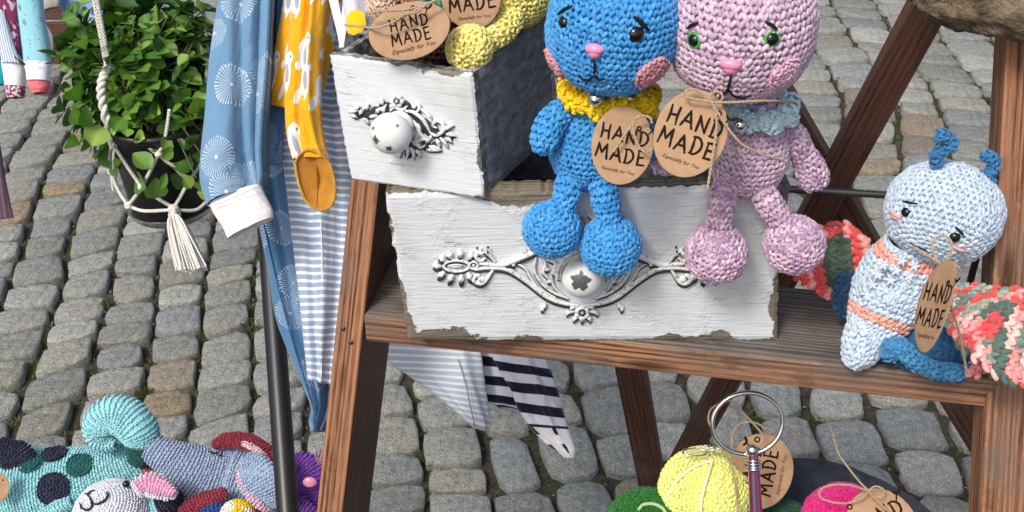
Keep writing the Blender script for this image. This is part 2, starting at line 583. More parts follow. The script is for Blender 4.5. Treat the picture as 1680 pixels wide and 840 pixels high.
def crochet(mb, C, R, sw=0.0055, sh=0.005, col=const((0.5, 0.5, 0.5)), fx=(1, 1), ref=None, lod=1, tone=0.07, fat=1.04, k=10, raw=False):
    """a crocheted skin round a spine C with radii R: rows of V-shaped stitches over a lining"""
    C = np.array(C, float)
    if not raw:
        R_ = np.interp(np.linspace(0, 1, (len(C) - 1) * k + 1 if len(C) > 2 else k + 1), np.linspace(0, 1, len(R)), R) if len(R) != len(C) else None
        if R_ is None:
            CR = smooth(np.hstack([C, np.array(R, float)[:, None]]), k)
            C, R = CR[:, :3], np.maximum(CR[:, 3], 1e-4)
        else:
            C, R = smooth(C, k), R_
    R = np.array(R, float)
    T, A, B = frames(C, ref)
    ds = np.linalg.norm(np.diff(C, axis=0), axis=1)
    dr = np.diff(R)
    s = np.concatenate([[0], np.cumsum(np.sqrt(ds ** 2 + dr ** 2))])
    rows = max(2, int(round(s[-1] / sh)))
    h = s[-1] / rows
    # lining
    n = 20
    th = np.arange(n) * 2 * math.pi / n
    rr = np.maximum(R - 0.22 * sw, 1e-4)
    V = (C[:, None, :] + (A[:, None, :] * np.cos(th)[None, :, None] * fx[0] + B[:, None, :] * np.sin(th)[None, :, None] * fx[1]) * rr[:, None, None])
    i = np.arange(len(C) - 1)[:, None] * n
    j = np.arange(n)[None, :]; j2 = (j + 1) % n
    F = np.stack([i + j, i + j2, i + n + j2, i + n + j], -1).reshape(-1, 4)
    cc = np.vstack([col(s[q] / s[-1], th, 0) for q in range(len(C))])
    mb.add(V.reshape(-1, 3), F, 0, cc * 0.92)
    LV, LF = LOBE[lod]
    cen, X_, Y_, Z_, cl = [], [], [], [], []
    for q in range(rows):
        sq = (q + 0.5) * h
        g = lambda a: np.array([np.interp(sq, s, a[:, c]) for c in range(3)])
        c, t, a, b = g(C), unit(g(T)), unit(g(A)), unit(g(B))
        r = np.interp(sq, s, R)
        e = h * 0.5
        d_r = (np.interp(min(sq + e, s[-1]), s, R) - np.interp(max(sq - e, 0), s, R))
        cl_ = np.linalg.norm(np.array([np.interp(min(sq + e, s[-1]), s, C[:, w]) - np.interp(max(sq - e, 0), s, C[:, w]) for w in range(3)]))
        m = math.hypot(cl_, d_r) + 1e-9
        cs, sn = cl_ / m, d_r / m
        per = 2 * math.pi * r * math.sqrt((fx[0] ** 2 + fx[1] ** 2) / 2)
        cnt = max(3, int(round(per / sw)))
        # even spacing round a flattened section
        tt = np.linspace(0, 2 * math.pi, 73)
        ex, ey = np.cos(tt) * fx[0], np.sin(tt) * fx[1]
        L = np.concatenate([[0], np.cumsum(np.hypot(np.diff(ex), np.diff(ey)))])
        phi = np.interp(((np.arange(cnt) + 0.5 * (q % 2) + 0.08 * rng.standard_normal(cnt)) / cnt % 1.0) * L[-1], L, tt)
        rad = a[None] * (np.cos(phi) * fx[0])[:, None] + b[None] * (np.sin(phi) * fx[1])[:, None]
        nrm = a[None] * (np.cos(phi) * fx[1])[:, None] + b[None] * (np.sin(phi) * fx[0])[:, None]
        nrm /= np.linalg.norm(nrm, axis=1)[:, None]
        tan = -a[None] * (np.sin(phi) * fx[0])[:, None] + b[None] * (np.cos(phi) * fx[1])[:, None]
        tan /= np.linalg.norm(tan, axis=1)[:, None] + 1e-9
        P = c[None] + rad * r
        N = nrm * cs - t[None] * sn
        Mv = t[None] * cs + nrm * sn
        col_ = col(sq / s[-1], phi, q)
        w = per / cnt
        for sd in (-1, 1):
            ax = Mv * 0.84 + tan * (0.54 * sd) + N * 0.12
            ax /= np.linalg.norm(ax, axis=1)[:, None]
            sx = np.cross(N, ax)
            nz = np.cross(ax, sx)
            sc = 1 + 0.15 * rng.standard_normal((cnt, 1))
            cen.append(P + tan * (0.25 * sd * w) + N * (0.03 * sw) + rng.standard_normal((cnt, 3)) * 0.055 * sw + N * (0.11 * sw * np.sin(phi * 3 + q * 0.9) * np.sin(q * 0.37 + phi))[:, None])
            X_.append(sx * (0.30 * w * fat) * sc); Y_.append(nz * 0.30 * sw * fat); Z_.append(ax * 0.70 * h * sc)
            cl.append(np.clip(col_ * (1 + tone * rng.standard_normal((cnt, 1))), 0, 1))
    cen, X_, Y_, Z_, cl = map(np.vstack, (cen, X_, Y_, Z_, cl))
    V = cen[:, None] + LV[None, :, 0:1] * X_[:, None] + LV[None, :, 1:2] * Y_[:, None] + LV[None, :, 2:3] * Z_[:, None]
    F = (LF[None] + (np.arange(len(cen)) * len(LV))[:, None, None]).reshape(-1, 3)
    mb.add(V.reshape(-1, 3), F, 0, np.repeat(cl, len(LV), axis=0))
    if lod == 1:                       # stray fibres standing off the yarn
        pick = rng.random(len(cen)) < 0.30
        c0, n0, z0, k0 = cen[pick], Y_[pick], Z_[pick], cl[pick]
        m_ = len(c0)
        nn = n0 / (np.linalg.norm(n0, axis=1)[:, None] + 1e-9)
        d1 = unit_rows(nn * 0.8 + rng.standard_normal((m_, 3)) * 0.6)
        d2 = unit_rows(d1 + rng.standard_normal((m_, 3)) * 0.8)
        wv = unit_rows(np.cross(d1, rng.standard_normal((m_, 3)))) * 0.00009
        L_ = rng.uniform(0.0012, 0.0032, (m_, 1))
        b = c0 + nn * 0.25 * sw
        Q = np.stack([b - wv, b + wv, b + d1 * L_ * 0.5 + wv, b + d1 * L_ * 0.5 - wv, b + d1 * L_ * 0.5 + d2 * L_ * 0.5], 1)
        o_ = (np.arange(m_) * 5)[:, None]
        mb.add(Q.reshape(-1, 3), o_ + np.array([[0, 1, 2, 3]]), 0, np.repeat(np.clip(k0 * 1.1, 0, 1), 5, axis=0))
        mb.add(Q.reshape(-1, 3), o_ + np.array([[3, 2, 4]]), 0, np.repeat(np.clip(k0 * 1.1, 0, 1), 5, axis=0))

def cball(mb, c, r, axis=(0, 0, 1), ry=None, fx=(1, 1), ref=None, p=2.0, **kw):
    """crocheted ball; ry = half height along the axis"""
    ry = ry or r
    a = unit(axis)
    u = np.linspace(-1, 1, 41)
    u = np.sin(u * math.pi / 2)
    C = np.array(c)[None] + a[None] * (u * ry)[:, None]
    R = r * np.maximum(1 - np.abs(u) ** p, 0) ** (1 / p)
    crochet(mb, C, np.maximum(R, 1e-4), raw=True, fx=fx, ref=ref, **kw)

def disc_patch(mb, p, n, r, col, sw=0.0045, thick=0.28, up=(0, 0, 1), squash=1.0):
    """a flat round crocheted patch (cheek, spot)"""
    c = np.array(p)
    cball(mb, c, r, axis=n, ry=r * thick, fx=(1, squash), ref=up, sw=sw, sh=sw * 0.9, col=col)
# ================================================================ GROUND
def build_ground():
    t = NT('joint_soil', 0.95, 0.1)
    n = t.noise(t.coord(), 60, 5, 0.65)
    c = t.ramp(n, [(0.3, (0.028, 0.025, 0.019)), (0.7, (0.125, 0.112, 0.088))])
    moss = t.ramp(t.math('ADD', t.math('MULTIPLY', t.noise(t.coord(), 5, 4), 0.7), t.math('MULTIPLY', t.noise(t.coord(), 70, 3), 0.3)), [(0.50, 0.0), (0.60, 0.9)])
    c = t.mix(moss, c, (0.055, 0.085, 0.022))
    t.color(c)
    t.bump(t.noise(t.coord(), 120, 4, 0.7), 1.0, 0.01)
    soil = t.m
    mb = MB()
    N = 60
    xs = np.concatenate([[-60, -15, -6], np.linspace(-4, 4, N), [6, 15, 60]])
    ys = np.concatenate([[-60, -15, -4], np.linspace(-1, 8, N), [12, 25, 60]])
    X, Y = np.meshgrid(xs, ys)
    Z = 0.003 * np.sin(X * 9) * np.cos(Y * 7)
    V = np.stack([X, Y, Z], -1).reshape(-1, 3)
    m = len(xs)
    i = (np.arange(len(ys) - 1)[:, None] * m + np.arange(m - 1)[None, :]).ravel()
    mb.add(V, np.stack([i, i + 1, i + 1 + m, i + m], -1))
    g = build('ground', mb, soil)
    tagit(g, 'dark earth with moss between the cobblestones', 'ground', kind='structure')

    # granite setts
    t = NT('granite_sett', 0.8, 0.3)
    a = t.n('Attribute', _attribute_name='Col')
    v = t.coord()
    sp = t.noise(v, 330, 4, 0.75)
    c = t.mix(1.0, a.outputs['Color'], t.ramp(sp, [(0.34, 0.42), (0.47, 0.86), (0.56, 1.10), (0.68, 1.75)]), 'MULTIPLY')
    c = t.mix(1.0, c, t.ramp(t.noise(v, 55, 5, 0.7), [(0.33, 0.70), (0.5, 1.0), (0.68, 1.22)]), 'MULTIPLY')
    bl = t.noise(v, 16, 5, 0.65)
    c = t.mix(t.ramp(bl, [(0.55, 0.0), (0.80, 0.45)]), c, (0.30, 0.24, 0.15))
    c = t.mix(t.ramp(t.noise(v, 11, 4, 0.6), [(0.60, 0.0), (0.75, 0.5)]), c, (0.10, 0.105, 0.105))
    t.color(c)
    h = t.math('ADD', t.math('MULTIPLY', t.noise(v, 42, 5, 0.68), 1.5), t.math('MULTIPLY', t.noise(v, 230, 3, 0.75), 0.55))
    t.bump(h, 1.0, 0.007)
    granite = t.m

    fan = lambda s, y: 0.55 + (s - 0.55) * (1 + 0.10 * (y - 2.5)) + 0.045 * math.sin(2.0 * y + 0.4) + 0.02 * math.sin(5 * y + s * 3)
    pal = [(0.31, 0.32, 0.29), (0.28, 0.295, 0.27), (0.345, 0.345, 0.31), (0.27, 0.29, 0.28), (0.32, 0.315, 0.27), (0.365, 0.37, 0.335)]
    warm = [(0.30, 0.25, 0.18), (0.28, 0.25, 0.20), (0.31, 0.25, 0.17)]
    R = random.Random(11)
    stones = []
    s = -4.8
    cols = []
    while s < 5.2:
        w = R.uniform(0.112, 0.136) if s < 0.05 else R.uniform(0.124, 0.152)
        cols.append((s, s + w)); s += w
    bw = [[R.uniform(-0.008, 0.008) for _ in range(60)] for _ in range(len(cols) + 1)]
    def bx(i, y):
        k = (y + 1) / 0.13
        a_ = int(max(0, min(58, k))); f = min(1, k - a_)
        sc = cols[i][0] if i < len(cols) else cols[-1][1]
        return fan(sc, y) + bw[i][a_] * (1 - f) + bw[i][a_ + 1] * f
    for i in range(len(cols)):
        y = 0.2 + R.uniform(0, 0.1)
        tl = R.uniform(-0.008, 0.008)
        slant = R.uniform(-0.008, 0.008) + 0.012 * (0.35 - fan(cols[i][0], 2.5))
        while y < 8.5:
            X_ = fan(cols[i][0], y)
            ks = 0.84 if X_ < -0.05 else (1.12 if y < 2.6 else 0.95)
            L = R.choice([R.uniform(0.085, 0.112), R.uniform(0.10, 0.13), R.uniform(0.12, 0.155)])
            L *= ks
            tn = R.uniform(-0.009, 0.009) + slant
            g1, g2 = R.uniform(0.002, 0.0065), R.uniform(0.002, 0.0045)
            if R.random() < 0.08: g1 += 0.010
            y0l, y0r, y1l, y1r = y - tl, y + tl, y + L - tn, y + L + tn
            q = np.array([[bx(i, y0l) + g1, y0l + g2], [bx(i + 1, y0r) - g1, y0r + g2], [bx(i + 1, y1r) - g1, y1r - g2], [bx(i, y1l) + g1, y1l - g2]])
            stones.append(q)
            y += L; tl = tn
    def proj(p):
        d = p - C0
        z = d @ cF
        return 840 + FPX * (d @ cR) / z, 420 - FPX * (d @ cU) / z, z
    vis, rest = [], []
    for q in stones:
        c = np.array([*q.mean(0), 0.02])
        x, yy, z = proj(c)
        (vis if (z > 0 and -40 < x < 1720 and -30 < yy < 870) else rest).append((z, x, yy, q))
    # what stands in front hides these parts of the ground
    def hidden(x, y):
        return (560 < x < 1270 and y < 640 and y > 300) or (900 < x < 1290 and y < 300) or (560 < x < 900 and y < 290) or (350 < x < 560 and y < 280) or (150 < x < 330 and y < 250) or (x < 440 and y > 790)
    hid = [v for v in vis if hidden(v[1], v[2])]
    vis = sorted([v for v in vis if not hidden(v[1], v[2])], key=lambda v: v[0])
    print('stones in view', len(vis), 'hidden', len(hid), 'total', len(stones))
    singles = vis[:300]
    rest += hid + vis[300:]
    def stone(mb, q, n=14, M0=None):
        c2 = q.mean(0)
        o = np.zeros(3) if M0 is None else M0
        ph = R.uniform(0, 6)
        e = R.uniform(4.0, 7.5)
        th = np.arange(n) * 2 * math.pi / n + math.pi / n
        cx, sy = np.cos(th), np.sin(th)
        rr = 1.0 / (np.abs(cx) ** e + np.abs(sy) ** e) ** (1 / e)
        rr *= 1 + np.array([R.uniform(-0.075, 0.03) for _ in range(n)])
        u, v = (cx * rr + 1) / 2, (sy * rr + 1) / 2
        def mapq(u, v):
            return (np.outer((1 - u) * (1 - v), q[0]) + np.outer(u * (1 - v), q[1]) + np.outer(u * v, q[2]) + np.outer((1 - u) * v, q[3]))
        top = R.uniform(0.018, 0.026)
        tx, ty = R.uniform(-0.05, 0.05), R.uniform(-0.04, 0.04)
        rings = []
        for k, z in ((1.0, -0.03), (1.0, top - 0.0065), (0.965, top - 0.0022), (0.88, top - 0.0004), (0.5, top + 0.0006)):
            P = mapq(0.5 + (u - 0.5) * k, 0.5 + (v - 0.5) * k)
            zz = z + ((P[:, 0] - c2[0]) * tx + (P[:, 1] - c2[1]) * ty) + np.array([R.uniform(-0.0021, 0.0019) for _ in range(n)]) * (1 if z > 0 else 0)
            rings.append(np.column_stack([P, zz]))
        V = np.vstack(rings + [np.array([[*c2, top + 0.0015]])])
        F = []
        for r_ in range(4):
            for j in range(n):
                a = r_ * n
                F.append((a + j, a + (j + 1) % n, a + n + (j + 1) % n, a + n + j))
        F += [(4 * n + j, 4 * n + (j + 1) % n, 5 * n) for j in range(n)]
        cl = R.choice(warm) if R.random() < 0.055 else R.choice(pal)
        k = R.uniform(0.84, 1.12)
        mb.add(V - o, F, 0, tuple(x * k for x in cl))
    for z, x, y, q in singles:
        mb = MB()
        c = np.array([*q.mean(0), 0.0])
        stone(mb, q, 14, c)
        o = build('cobblestone', mb, granite, g, True, M=Matrix.Translation(Vector(c)))
    mb = MB()
    for z, x, y, q in rest:
        stone(mb, q, 10)
    o = build('cobblestones', mb, granite, g, True)
    o['kind'] = 'stuff'
    # moss and grass tufts in the joints
    gm = NT('moss_blade', 0.7, 0.2)
    a = gm.n('Attribute', _attribute_name='Col')
    gm.color(a.outputs['Color'])
    V, F, Cc = [], [], []
    nb = 0
    allq = [v for v in singles] + vis[300:]
    for _ in range(210):
        z, x, y, q = R.choice(allq)
        cn = q[R.randrange(4)]
        e = q[R.randrange(4)]
        f = R.random() ** 2 * 0.6
        ctr = cn * (1 - f) + e * f if R.random() < 0.4 else cn
        ctr = ctr + (cn - q.mean(0)) * 0.10
        big = R.random() < 0.12
        for _b in range(R.randint(50, 110) if big else R.randint(14, 34)):
            rx, ry = R.gauss(0, 0.011 if big else 0.007), R.gauss(0, 0.014 if big else 0.008)
            px, py = ctr[0] + rx, ctr[1] + ry
            hh = R.uniform(0.006, 0.018) * (1.2 if big else 0.8)
            an = R.uniform(0, 6.28); w = R.uniform(0.0007, 0.0018)
            lx, ly = R.gauss(0, hh * 0.6), R.gauss(0, hh * 0.6)
            dx, dy = math.cos(an) * w, math.sin(an) * w
            z0 = 0.004
            V += [(px - dx, py - dy, z0), (px + dx, py + dy, z0), (px + lx * .5 + dx, py + ly * .5 + dy, z0 + hh * .7), (px + lx, py + ly, z0 + hh)]
            F.append((nb, nb + 1, nb + 2, nb + 3)); nb += 4
            cg = R.choice([(0.075, 0.115, 0.032), (0.05, 0.08, 0.025), (0.11, 0.145, 0.05), (0.10, 0.09, 0.045)])
            Cc += [cg] * 4
    mb = MB(); mb.add(np.array(V), np.array(F), 0, np.array(Cc))
    o = build('moss', mb, gm.m, None, False)
    tagit(o, 'small tufts of moss and grass growing in the cobblestone joints', 'moss', kind='stuff')
    # grit in the joints
    V, F, Cc = [], [], []
    nb = 0
    for _ in range(1500):
        z, x, y, q = R.choice(allq)
        k = R.randrange(4); f = R.random()
        p = q[k] * (1 - f) + q[(k + 1) % 4] * f
        p = p + (p - q.mean(0)) * 0.10
        s_ = R.uniform(0.0012, 0.0036)
        o3 = np.array([p[0], p[1], 0.004])
        vv = np.array([[s_, 0, 0], [0, s_, 0], [-s_, 0, 0], [0, -s_, 0], [0, 0, s_]]) * np.array([R.uniform(.6, 1.3) for _ in range(3)]) + o3
        V.append(vv)
        F += [(nb, nb + 1, nb + 4), (nb + 1, nb + 2, nb + 4), (nb + 2, nb + 3, nb + 4), (nb + 3, nb, nb + 4)]
        nb += 5
        cg = R.choice([(0.20, 0.19, 0.16), (0.13, 0.11, 0.09), (0.28, 0.27, 0.24), (0.12, 0.08, 0.05)])
        Cc += [cg] * 5
    mb = MB(); mb.add(np.vstack(V), np.array(F), 0, np.array(Cc))
    o = build('grit', mb, gm.m, None, False)
    tagit(o, 'loose grit and crumbs of stone lying in the cobblestone joints', 'grit', kind='stuff')

build_ground()

# ================================================================ LADDER
OAK = m_wood('stained_pine', (0.050, 0.018, 0.010), (0.40, 0.190, 0.100), grey=0.20, greycol=(0.15, 0.125, 0.105))
EDGE = m_wood('worn_step_front', (0.045, 0.018, 0.012), (0.40, 0.195, 0.105), grey=0.46, greycol=(0.14, 0.125, 0.11), ring=260)
GREYTOP = m_wood('weathered_step_top', (0.035, 0.030, 0.027), (0.25, 0.205, 0.165), grey=0.45, greycol=(0.11, 0.10, 0.095), ring=240, rough=0.7, deep=0.002)
DARKW = m_wood('dark_brown_timber', (0.036, 0.017, 0.012), (0.135, 0.062, 0.042), grey=0.05, ring=200, deep=0.0006)
IRON = plain('aged_iron', (0.10, 0.10, 0.105), 0.45, 0.5, 0.8)

SZ = 0.985                                         # height of the step's top
SL = atZ(600, 515, SZ)
SR = atZ(1635, 622, SZ)
ex = unit(SR - SL)                                # along the step
ey = np.array([-ex[1], ex[0], 0])                 # horizontally away from the viewer
lean = math.radians(14)
def stile_pt(side, z, inset=0.0):
    """point on the front face line of a stile; side -1 left, +1 right"""
    b = SL if side < 0 else SR
    dz = SZ - z
    return b + side * ex * (dz * (0.11 if side < 0 else 0.12)) - ey * dz * math.tan(lean) + np.array([0, 0, -dz])

lad = thing('wooden_stepladder', 'old brown wooden stepladder with worn steps carrying the white drawers', 'stepladder', (SL + SR) / 2 * np.array([1, 1, 0]))
ST, SWD = 0.030, 0.095
Lw = 0.029
# left stile ends below the small drawer, right stile runs up to the log
a0, a1 = stile_pt(-1, -0.0), stile_pt(-1, 1.132)
plank('stile', a0 + ex * -0.0145, a1 + ex * -0.0145, 0.027, 0.125, -ex, OAK, lad, shift=(0, -0.0625), top=(DARKW, tuple(ex)))
b0, b1 = stile_pt(1, -0.0), stile_pt(1, 1.375)
plank('stile', b0 + ex * 0.016, b1 + ex * 0.016, 0.048, 0.045, -ex, OAK, lad, shift=(0, -0.0225))
# steps
sw_, th_ = 0.118, 0.0305
m0 = SL + ey * (sw_ / 2 - 0.003) - np.array([0, 0, th_ / 2]) - ex * 0.0015
m1 = SR + ey * (sw_ / 2 - 0.003) - np.array([0, 0, th_ / 2]) + ex * 0.001
plank('step', m0, m1, sw_, th_, ey, EDGE, lad, bev=0.003, top=(GREYTOP, (0, 0, 1)))
LOWZ = 0.655
for zz, wd in ((LOWZ, 0.118), (0.33, 0.118)):
    p0 = stile_pt(-1, zz) + ey * (wd / 2 + 0.004) - np.array([0, 0, th_ / 2]) + ex * 0.016
    p1 = stile_pt(1, zz) + ey * (wd / 2 + 0.004) - np.array([0, 0, th_ / 2]) - ex * 0.002
    plank('step', p0, p1, wd, th_, ey, EDGE, lad, bev=0.003, top=(GREYTOP, (0, 0, 1)))
for zz in (0.968, 0.955):
    mb = MB()
    p = stile_pt(-1, zz) - ex * (0.0145 + (0.006 if zz > 0.96 else -0.003))
    f_ = unit(np.cross(ex, stile_pt(-1, 1.0) - stile_pt(-1, 0.5)))
    if f_ @ cF > 0: f_ = -f_
    X, Y, Z = basis(f_)
    ellipsoid(mb, p + f_ * 0.0004, (0.0026, 0.0026, 0.0012), 14, 6, M=np.column_stack([X, Y, Z]))
    build('screw', mb, IRON, lad)
# rear frame: crossed braces and a post, leaning the other way
rp0 = np.array([0.1, 0.97, 1.40]); rn = unit(np.array([ey[0], ey[1], 0]) + np.array([0, 0, math.tan(math.radians(17))]))
def rear(px, py, off=0.0):
    return onplane(px, py, rp0 + rn * off, rn)
def ext(a, b, z):
    return a + (b - a) * (z - a[2]) / (b[2] - a[2])
A = rear(1538, -20); B = rear(1150, 700)
plank('brace', A, B + (B - A) * 0.35, 0.033, 0.020, ex, DARKW, lad)
A2 = rear(1270, 150, 0.022); B2 = rear(1612, 730, 0.022)
plank('brace', A2 - (B2 - A2) * 0.35, B2 + (B2 - A2) * 0.35, 0.034, 0.020, ex, DARKW, lad)
A3 = rear(1035, 600, 0.044); B3 = rear(1078, 835, 0.044)
q0 = ext(A3, B3, 1.20); q1 = ext(A3, B3, 0.0)
plank('rear_post', q0, q1, 0.040, 0.024, ex, DARKW, lad)
A4 = rear(1700, 300, 0.044)
plank('rear_post', ext(A4, A4 + (B3 - A3) * 1 + np.array([0.02, 0, 0]), 1.38), ext(A4, A4 + (B3 - A3) + np.array([0.02, 0, 0]), 0.0), 0.040, 0.024, ex, DARKW, lad)
# iron spreader rod and hinge strip
mb = MB()
r1, r2 = at(1276, 309, 1.06), at(1520, 324, 1.05)
tube(mb, smooth([r1, (r1 + r2) / 2, r2], 6), 0.0035, 8)
build('spreader_rod', mb, IRON, lad)
mb = MB()
V, F = boxmesh(0.006, 0.003, 0.055, 0.0006)
mb.add(V, F)
build('hinge_strip', mb, IRON, lad, False, M=Matrix.Translation(Vector(at(1600, 430, 1.045))))
mb = MB()
V, F = boxmesh(0.006, 0.003, 0.05, 0.0006)
mb.add(V, F)
build('hinge_strip', mb, IRON, lad, False, M=Matrix.Translation(Vector(atY(1277, 298, 0.875))))

# log lying on top of the right stile
def build_log():
    t = NT('log_bark', 0.9, 0.2)
    v = t.coord((1, 1, 1))
    n = t.noise(t.coord((30, 90, 90)), 1, 5, 0.65, 0.4)
    c = t.ramp(n, [(0.3, (0.05, 0.035, 0.025)), (0.5, (0.22, 0.165, 0.11)), (0.7, (0.38, 0.31, 0.22))])
    c = t.mix(t.ramp(t.noise(v, 38, 4, 0.7), [(0.52, 0.0), (0.66, 0.8)]), c, (0.15, 0.15, 0.09))
    t.color(c)
    t.bump(t.math('ADD', n, t.noise(v, 300, 4, 0.7)), 1.0, 0.004)
    a, b = at(1500, -25, 0.94), at(1760, 15, 0.865)
    P = smooth([a - (b - a) * 0.0, a + (b - a) * 0.3 + np.array([0, 0, -0.002]), a + (b - a) * 0.7, b + (b - a) * 0.3], 12)
    n_ = 40
    mb = MB()
    tube(mb, P, [0.012, 0.024, 0.027, 0.028, 0.029, 0.028], 40)
    V = mb.v[0]
    nn = rng.standard_normal(len(V)) * 0.0006
    ctr = np.repeat(P, 40, axis=0)
    dirs = V - ctr
    ph = np.arctan2(dirs[:, 2], dirs[:, 1])
    k = 1 + 0.05 * np.sin(ph * 7 + V[:, 0] * 60) + 0.04 * np.sin(ph * 13 - V[:, 0] * 90) + 0.03 * np.sin(V[:, 0] * 210 + ph * 3)
    mb.v[0] = ctr + dirs * k[:, None] + nn[:, None]
    o = build('log', mb, t.m, None, True, base=(a + b) / 2)
    tagit(o, 'rough barked branch lying across the top of the ladder post', 'log')
build_log()

# ================================================================ DRAWERS
CHAR = NT('charcoal_paint', 0.6, 0.3)
_v = CHAR.coord((1, 1, 1))
_m = CHAR.n('Mapping'); _m.inputs['Scale'].default_value = (1, 0.12, 1); _m.inputs['Rotation'].default_value = (0, 0, -0.35)
CHAR.l(CHAR.tc.outputs['Object'], _m.inputs[0])
_g = CHAR.noise(_m.outputs[0], 160, 5, 0.65)
_c = CHAR.ramp(_g, [(0.3, (0.075, 0.082, 0.092)), (0.55, (0.18, 0.19, 0.205)), (0.75, (0.33, 0.34, 0.35))])
_c = CHAR.mix(CHAR.ramp(CHAR.noise(_v, 45, 5, 0.7), [(0.60, 0), (0.74, 0.6)]), _c, (0.20, 0.20, 0.20))
CHAR.color(_c); CHAR.bump(_g, 0.8, 0.001)
CHAR = CHAR.m
RIM = NT('scuffed_rim', 0.7, 0.3)
_v = RIM.coord((1, 1, 1))
_c = RIM.ramp(RIM.noise(_v, 90, 6, 0.7, 0.6), [(0.35, (0.06, 0.06, 0.062)), (0.5, (0.24, 0.23, 0.21)), (0.62, (0.52, 0.52, 0.50))])
RIM.color(_c); RIM.bump(RIM.noise(_v, 220, 4), 0.8, 0.0012)
RIM = RIM.m
OLDW = m_wood('old_drawer_wood', (0.06, 0.045, 0.03), (0.28, 0.23, 0.15), grey=0.4, greycol=(0.17, 0.165, 0.15))

def slab(a, b, c, d, nrm, th, mi_front=0, mi_rest=1, N=(26, 14), ragged=0.0, seed=0, mb=None, Wm=None, Hm=None):
    """board between corners a(bottom left) b(bottom right) c(top right) d(top left); front face outward along nrm; uv in metres"""
    a, b, c, d = map(lambda x: np.array(x, float), (a, b, c, d))
    nrm = unit(nrm)
    Wm = Wm or np.linalg.norm(b - a); Hm = Hm or np.linalg.norm(d - a)
    nx, ny = N
    u = np.linspace(0, 1, nx); v = np.linspace(0, 1, ny)
    U, Vv = np.meshgrid(u, v)
    rr = np.random.default_rng(seed)
    P = a + (b - a) * (U * (1 - Vv))[..., None] + (c - a) * (U * Vv)[..., None] + (d - a) * ((1 - U) * Vv)[..., None]
    ju = rr.standard_normal(nx) * ragged; jv = rr.standard_normal(ny) * ragged
    ev, eh = unit(d - a), unit(b - a)
    P[-1] += ev * ju[:, None] - 0; P[0] += ev * (rr.standard_normal(nx) * ragged * 0.5)[:, None]
    P[:, 0] += eh * jv[:, None]; P[:, -1] += eh * (rr.standard_normal(ny) * ragged * 0.7)[:, None]
    edge = np.minimum(np.minimum(U, 1 - U) * Wm, np.minimum(Vv, 1 - Vv) * Hm)
    rd = np.where(edge < 1e-6, 0.0016, 0)
    Pf = P - nrm * rd[..., None]
    mb = mb or MB()
    i = (np.arange(ny - 1)[:, None] * nx + np.arange(nx - 1)[None, :]).ravel()
    F = np.stack([i, i + 1, i + 1 + nx, i + nx], -1)
    uv = np.stack([U * Wm, Vv * Hm], -1).reshape(-1, 2)
    mb.add(Pf.reshape(-1, 3), F, mi_front, None, uv)
    Pb = P - nrm * th
    mb.add(Pb.reshape(-1, 3), F[:, ::-1], mi_rest, None, uv)
    loop = [(0, k) for k in range(nx)] + [(k, nx - 1) for k in range(1, ny)] + [(ny - 1, k) for k in range(nx - 2, -1, -1)] + [(k, 0) for k in range(ny - 2, 0, -1)]
    A = np.array([Pf[p] for p in loop]); B = np.array([Pb[p] for p in loop]); n = len(loop)
    j = np.arange(n); j2 = (j + 1) % n
    mb.add(np.vstack([A, B]), np.stack([j, j + n, j2 + n, j2], -1), mi_rest, None, np.zeros((2 * n, 2)))
    return mb

# --- large drawer: front board set 0.85 m away, standing on the step
YF = 0.8495
def onF(px, py, off=0.0):
    """pixel to the large drawer's front face; off = in front of it"""
    return atY(px, py, YF - off)
LD = dict(a=onF(670, 562), b=onF(1275, 561), c=onF(1281, 303), d=onF(632, 318))
LD['a'][2] = LD['b'][2] = SZ + 0.0008
big = thing('large_drawer', 'large white drawer with flaking paint and ornate pull standing on the step', 'drawer', (np.array(LD['a']) + LD['b']) / 2)
WP = m_paint('white_flaking_paint', 0.345, 0.155, chip=0.0030, amp=0.036)
f = slab(LD['a'], LD['b'], LD['c'], LD['d'], (0, -1, 0), 0.017, N=(90, 34), ragged=0.0007, seed=3, Wm=0.345, Hm=0.155)
build('front_panel', f, [WP, OLDW], big, False)
BD = 0.150
topz = (LD['c'][2] + LD['d'][2]) / 2 - 0.008
for xx, s_, nm in ((LD['b'][0] - 0.003, -1, 'side_panel'), (LD['d'][0] + 0.016, 1, 'side_panel')):
    t_ = 0.009
    a_ = (xx, YF + 0.019, SZ + 0.001); b_ = (xx, YF + BD, SZ + 0.001)
    c_ = (xx, YF + BD, topz - 0.0); d_ = (xx, YF + 0.019, topz + 0.002)
    if s_ < 0:
        f = slab(a_, b_, c_, d_, (1, 0, 0), t_, mi_front=1)
    else:
        f = slab(b_, a_, d_, c_, (-1, 0, 0), t_, mi_front=1)
    build(nm, f, [WP, CHAR], big, False)
f = slab((LD['b'][0] - 0.013, YF + BD + 0.010, SZ + 0.001), (LD['d'][0] + 0.026, YF + BD + 0.010, SZ + 0.001), (LD['d'][0] + 0.026, YF + BD + 0.010, topz), (LD['b'][0] - 0.013, YF + BD + 0.010, topz), (0, 1, 0), 0.009, mi_front=1)
build('back_panel', f, [WP, CHAR], big, False)
mb = MB(); V, F = boxmesh(0.31, BD - 0.02, 0.005, 0.001)
mb.add(V + np.array([(LD['a'][0] + LD['b'][0]) / 2, YF + BD / 2 + 0.01, SZ + 0.0045]), F)
build('bottom_panel', mb, [CHAR], big, False)

